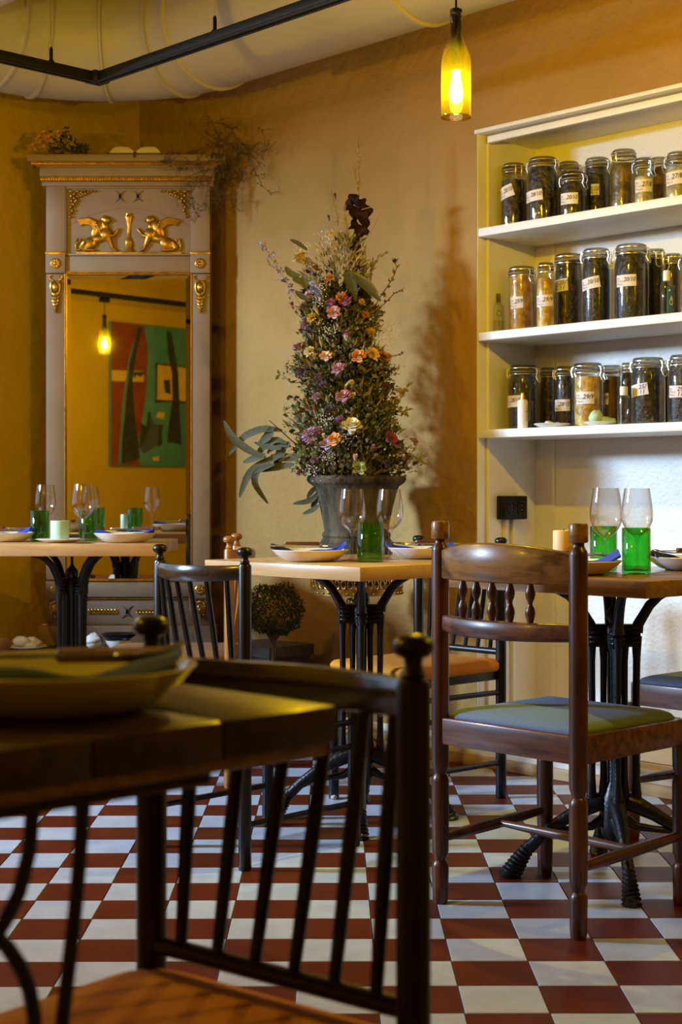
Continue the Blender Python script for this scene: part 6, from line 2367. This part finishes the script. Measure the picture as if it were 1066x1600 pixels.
def twig(pts, r, n_side, L, lvl=0, mbs=None):
    mb = mbs or MB()
    # subdivide with jitter
    P = []
    for i in range(len(pts) - 1):
        for k in range(4):
            q = pts[i].lerp(pts[i + 1], k / 4)
            P.append(q + Vector((rt.gauss(0, 0.0018), rt.gauss(0, 0.003), rt.gauss(0, 0.0018))))
    P.append(pts[-1])
    for i, q in enumerate(P):
        e = (q + TO).dot(N) - (NPL - 0.015)
        if e > 0:
            P[i] = q - N * e
        q = P[i] + TO
        if q.z < CZ + 0.003 and abs(q.x - MX) < 0.412 and q.y > MD - 0.062:
            P[i] = Vector((q.x, MD - 0.062, q.z)) - TO
    mb.tube(P, [r * (1 - 0.7 * i / len(P)) for i in range(len(P))], 5, cap=False)
    for i in range(len(P) - 1):
        for _ in range(3):
            if rt.random() < 0.75:
                leafcard(mb, P[i].lerp(P[i + 1], rt.random()), Vector((rt.gauss(0, 1), rt.gauss(0, 1), rt.gauss(0, 1))), rt.uniform(0.003, 0.008), 0.0012, 0.0006)
    if lvl < 2:
        for _ in range(n_side):
            i = rt.randrange(1, len(P))
            d = Vector((rt.gauss(0, 1), rt.gauss(0, 0.6), rt.gauss(-0.25, 1))).normalized()
            q0 = P[i]
            q1 = q0 + d * L * rt.uniform(0.3, 0.6)
            q2 = q1 + (d + Vector((rt.gauss(0, 0.7), rt.gauss(0, 0.4), rt.gauss(-0.3, 0.7)))).normalized() * L * rt.uniform(0.3, 0.6)
            twig([q0, q1, q2], r * 0.6, 3, L * 0.55, lvl + 1, mb)
    return mb


for pts, dd in (([(350, 355), (430, 325), (520, 290), (595, 235)], -0.01), ([(400, 385), (470, 315), (570, 300), (680, 315), (760, 370), (800, 400)], -0.03), ([(800, 395), (860, 345), (965, 297)], -0.03), ([(520, 200), (505, 150), (478, 85)], 0.0),
                ([(505, 115), (590, 120), (650, 170), (690, 260)], -0.03), ([(690, 250), (740, 290), (800, 390)], -0.02), ([(560, 310), (620, 400), (650, 520), (660, 640), (640, 750)], 0.0), ([(790, 420), (840, 510), (880, 590)], -0.02),
                ([(540, 420), (430, 450), (300, 440), (180, 500), (60, 500)], -0.05), ([(520, 480), (400, 520), (300, 560), (230, 620)], -0.055), ([(540, 500), (470, 600), (440, 720), (430, 850)], -0.055), ([(420, 560), (340, 640), (310, 740), (345, 850)], -0.055),
                ([(560, 500), (540, 640), (520, 780), (560, 930)], -0.03), ([(600, 420), (560, 480), (500, 560)], -0.04), ([(520, 260), (600, 330), (680, 420), (640, 520)], -0.02), ([(480, 280), (540, 380), (600, 460), (570, 560)], -0.03), ([(500, 210), (540, 290), (560, 420)], -0.01),
                ([(640, 560), (660, 690), (600, 780)], -0.01), ([(270, 440), (210, 470), (100, 440), (30, 440)], -0.055)):
    mb = twig([tpt(*t2(u, v), dd) for u, v in pts], 0.0016, 5, 0.075)
    part('twig', mb, LEAF['moss'], tw, smooth=0)

# ------------------------------------------------------------------ little box tree in a pot, wooden box behind it
tp = thing('topiary_tree', 'small dry box tree with round crown in a pot beside the wooden box', 'tree', (-0.250, 5.60, 0))
m = MB()
m.lathe([(0, 0), (0.070, 0), (0.074, 0.01), (0.092, 0.19), (0.098, 0.195), (0.098, 0.215), (0.088, 0.215), (0.084, 0.19), (0, 0.185)], 32)
part('pot', m, pbr('dark_pot', (0.05, 0.045, 0.04), 0.7), tp)
m = MB()
m.lathe([(0, 0.195), (0.086, 0.194), (0, 0.20)], 20)
part('soil', m, M['soil'], tp)
m = MB()
m.tube([(0.0, 0, 0.18), (-0.004, 0, 0.30), (0.004, 0, 0.40), (0.0, 0, 0.47)], [0.008, 0.007, 0.006, 0.005], 8)
for k in range(9):
    a = 2 * PI * k / 9
    m.tube([(0, 0, 0.40), (0.03 * math.cos(a), 0.03 * math.sin(a), 0.45), (0.07 * math.cos(a), 0.07 * math.sin(a), 0.50 + 0.03 * math.sin(k * 3))], [0.004, 0.003, 0.0015], 6)
part('trunk', m, LEAF['brown'], tp)
m = MB()
for _ in range(4800):
    v = Vector((rn.gauss(0, 1), rn.gauss(0, 1), rn.gauss(0, 1))).normalized()
    k = rn.uniform(0.72, 1.0) * (1 + 0.10 * math.sin(5 * v.x + 2) * math.sin(4 * v.z + 1))
    if v.z < -0.6:
        k *= 0.85
    p = Vector((0.004, 0, 0.522)) + v * 0.106 * k
    leafcard(m, p, v + Vector((rn.gauss(0, 0.8), rn.gauss(0, 0.8), rn.gauss(0, 0.8))), rn.uniform(0.007, 0.014), 0.003, 0.001, Vector((rn.gauss(0, 1), rn.gauss(0, 1), rn.gauss(0, 1))))
part('crown', m, LEAF['box'], tp, smooth=0, kind='stuff')
gb = thing('wooden_box', 'weathered grey wooden box with a lid standing behind the box tree', 'box', (-0.286, 5.87, 0), RZ)
m = MB()
m.box2(-0.13, 0.13, -0.10, 0.10, 0, 0.335)
part('box_body', m, M['grey_box'], gb, 0.003)
m = MB()
m.box2(-0.145, 0.145, -0.115, 0.115, 0.335, 0.378)
part('lid', m, M['grey_box'], gb, 0.003)

# ------------------------------------------------------------------ scrap on the floor
m = MB()
lump(m, (0, 0, 0.007), 0.009, 3, 8, 6, 0.35, (1.2, 0.9, 0.8))
solo('paper_scrap', m, pbr('pinkish_scrap', (0.62, 0.42, 0.34), 0.8), 'tiny crumpled pinkish scrap on the tiles under the table', 'scrap', (-0.022, 4.735, 0))
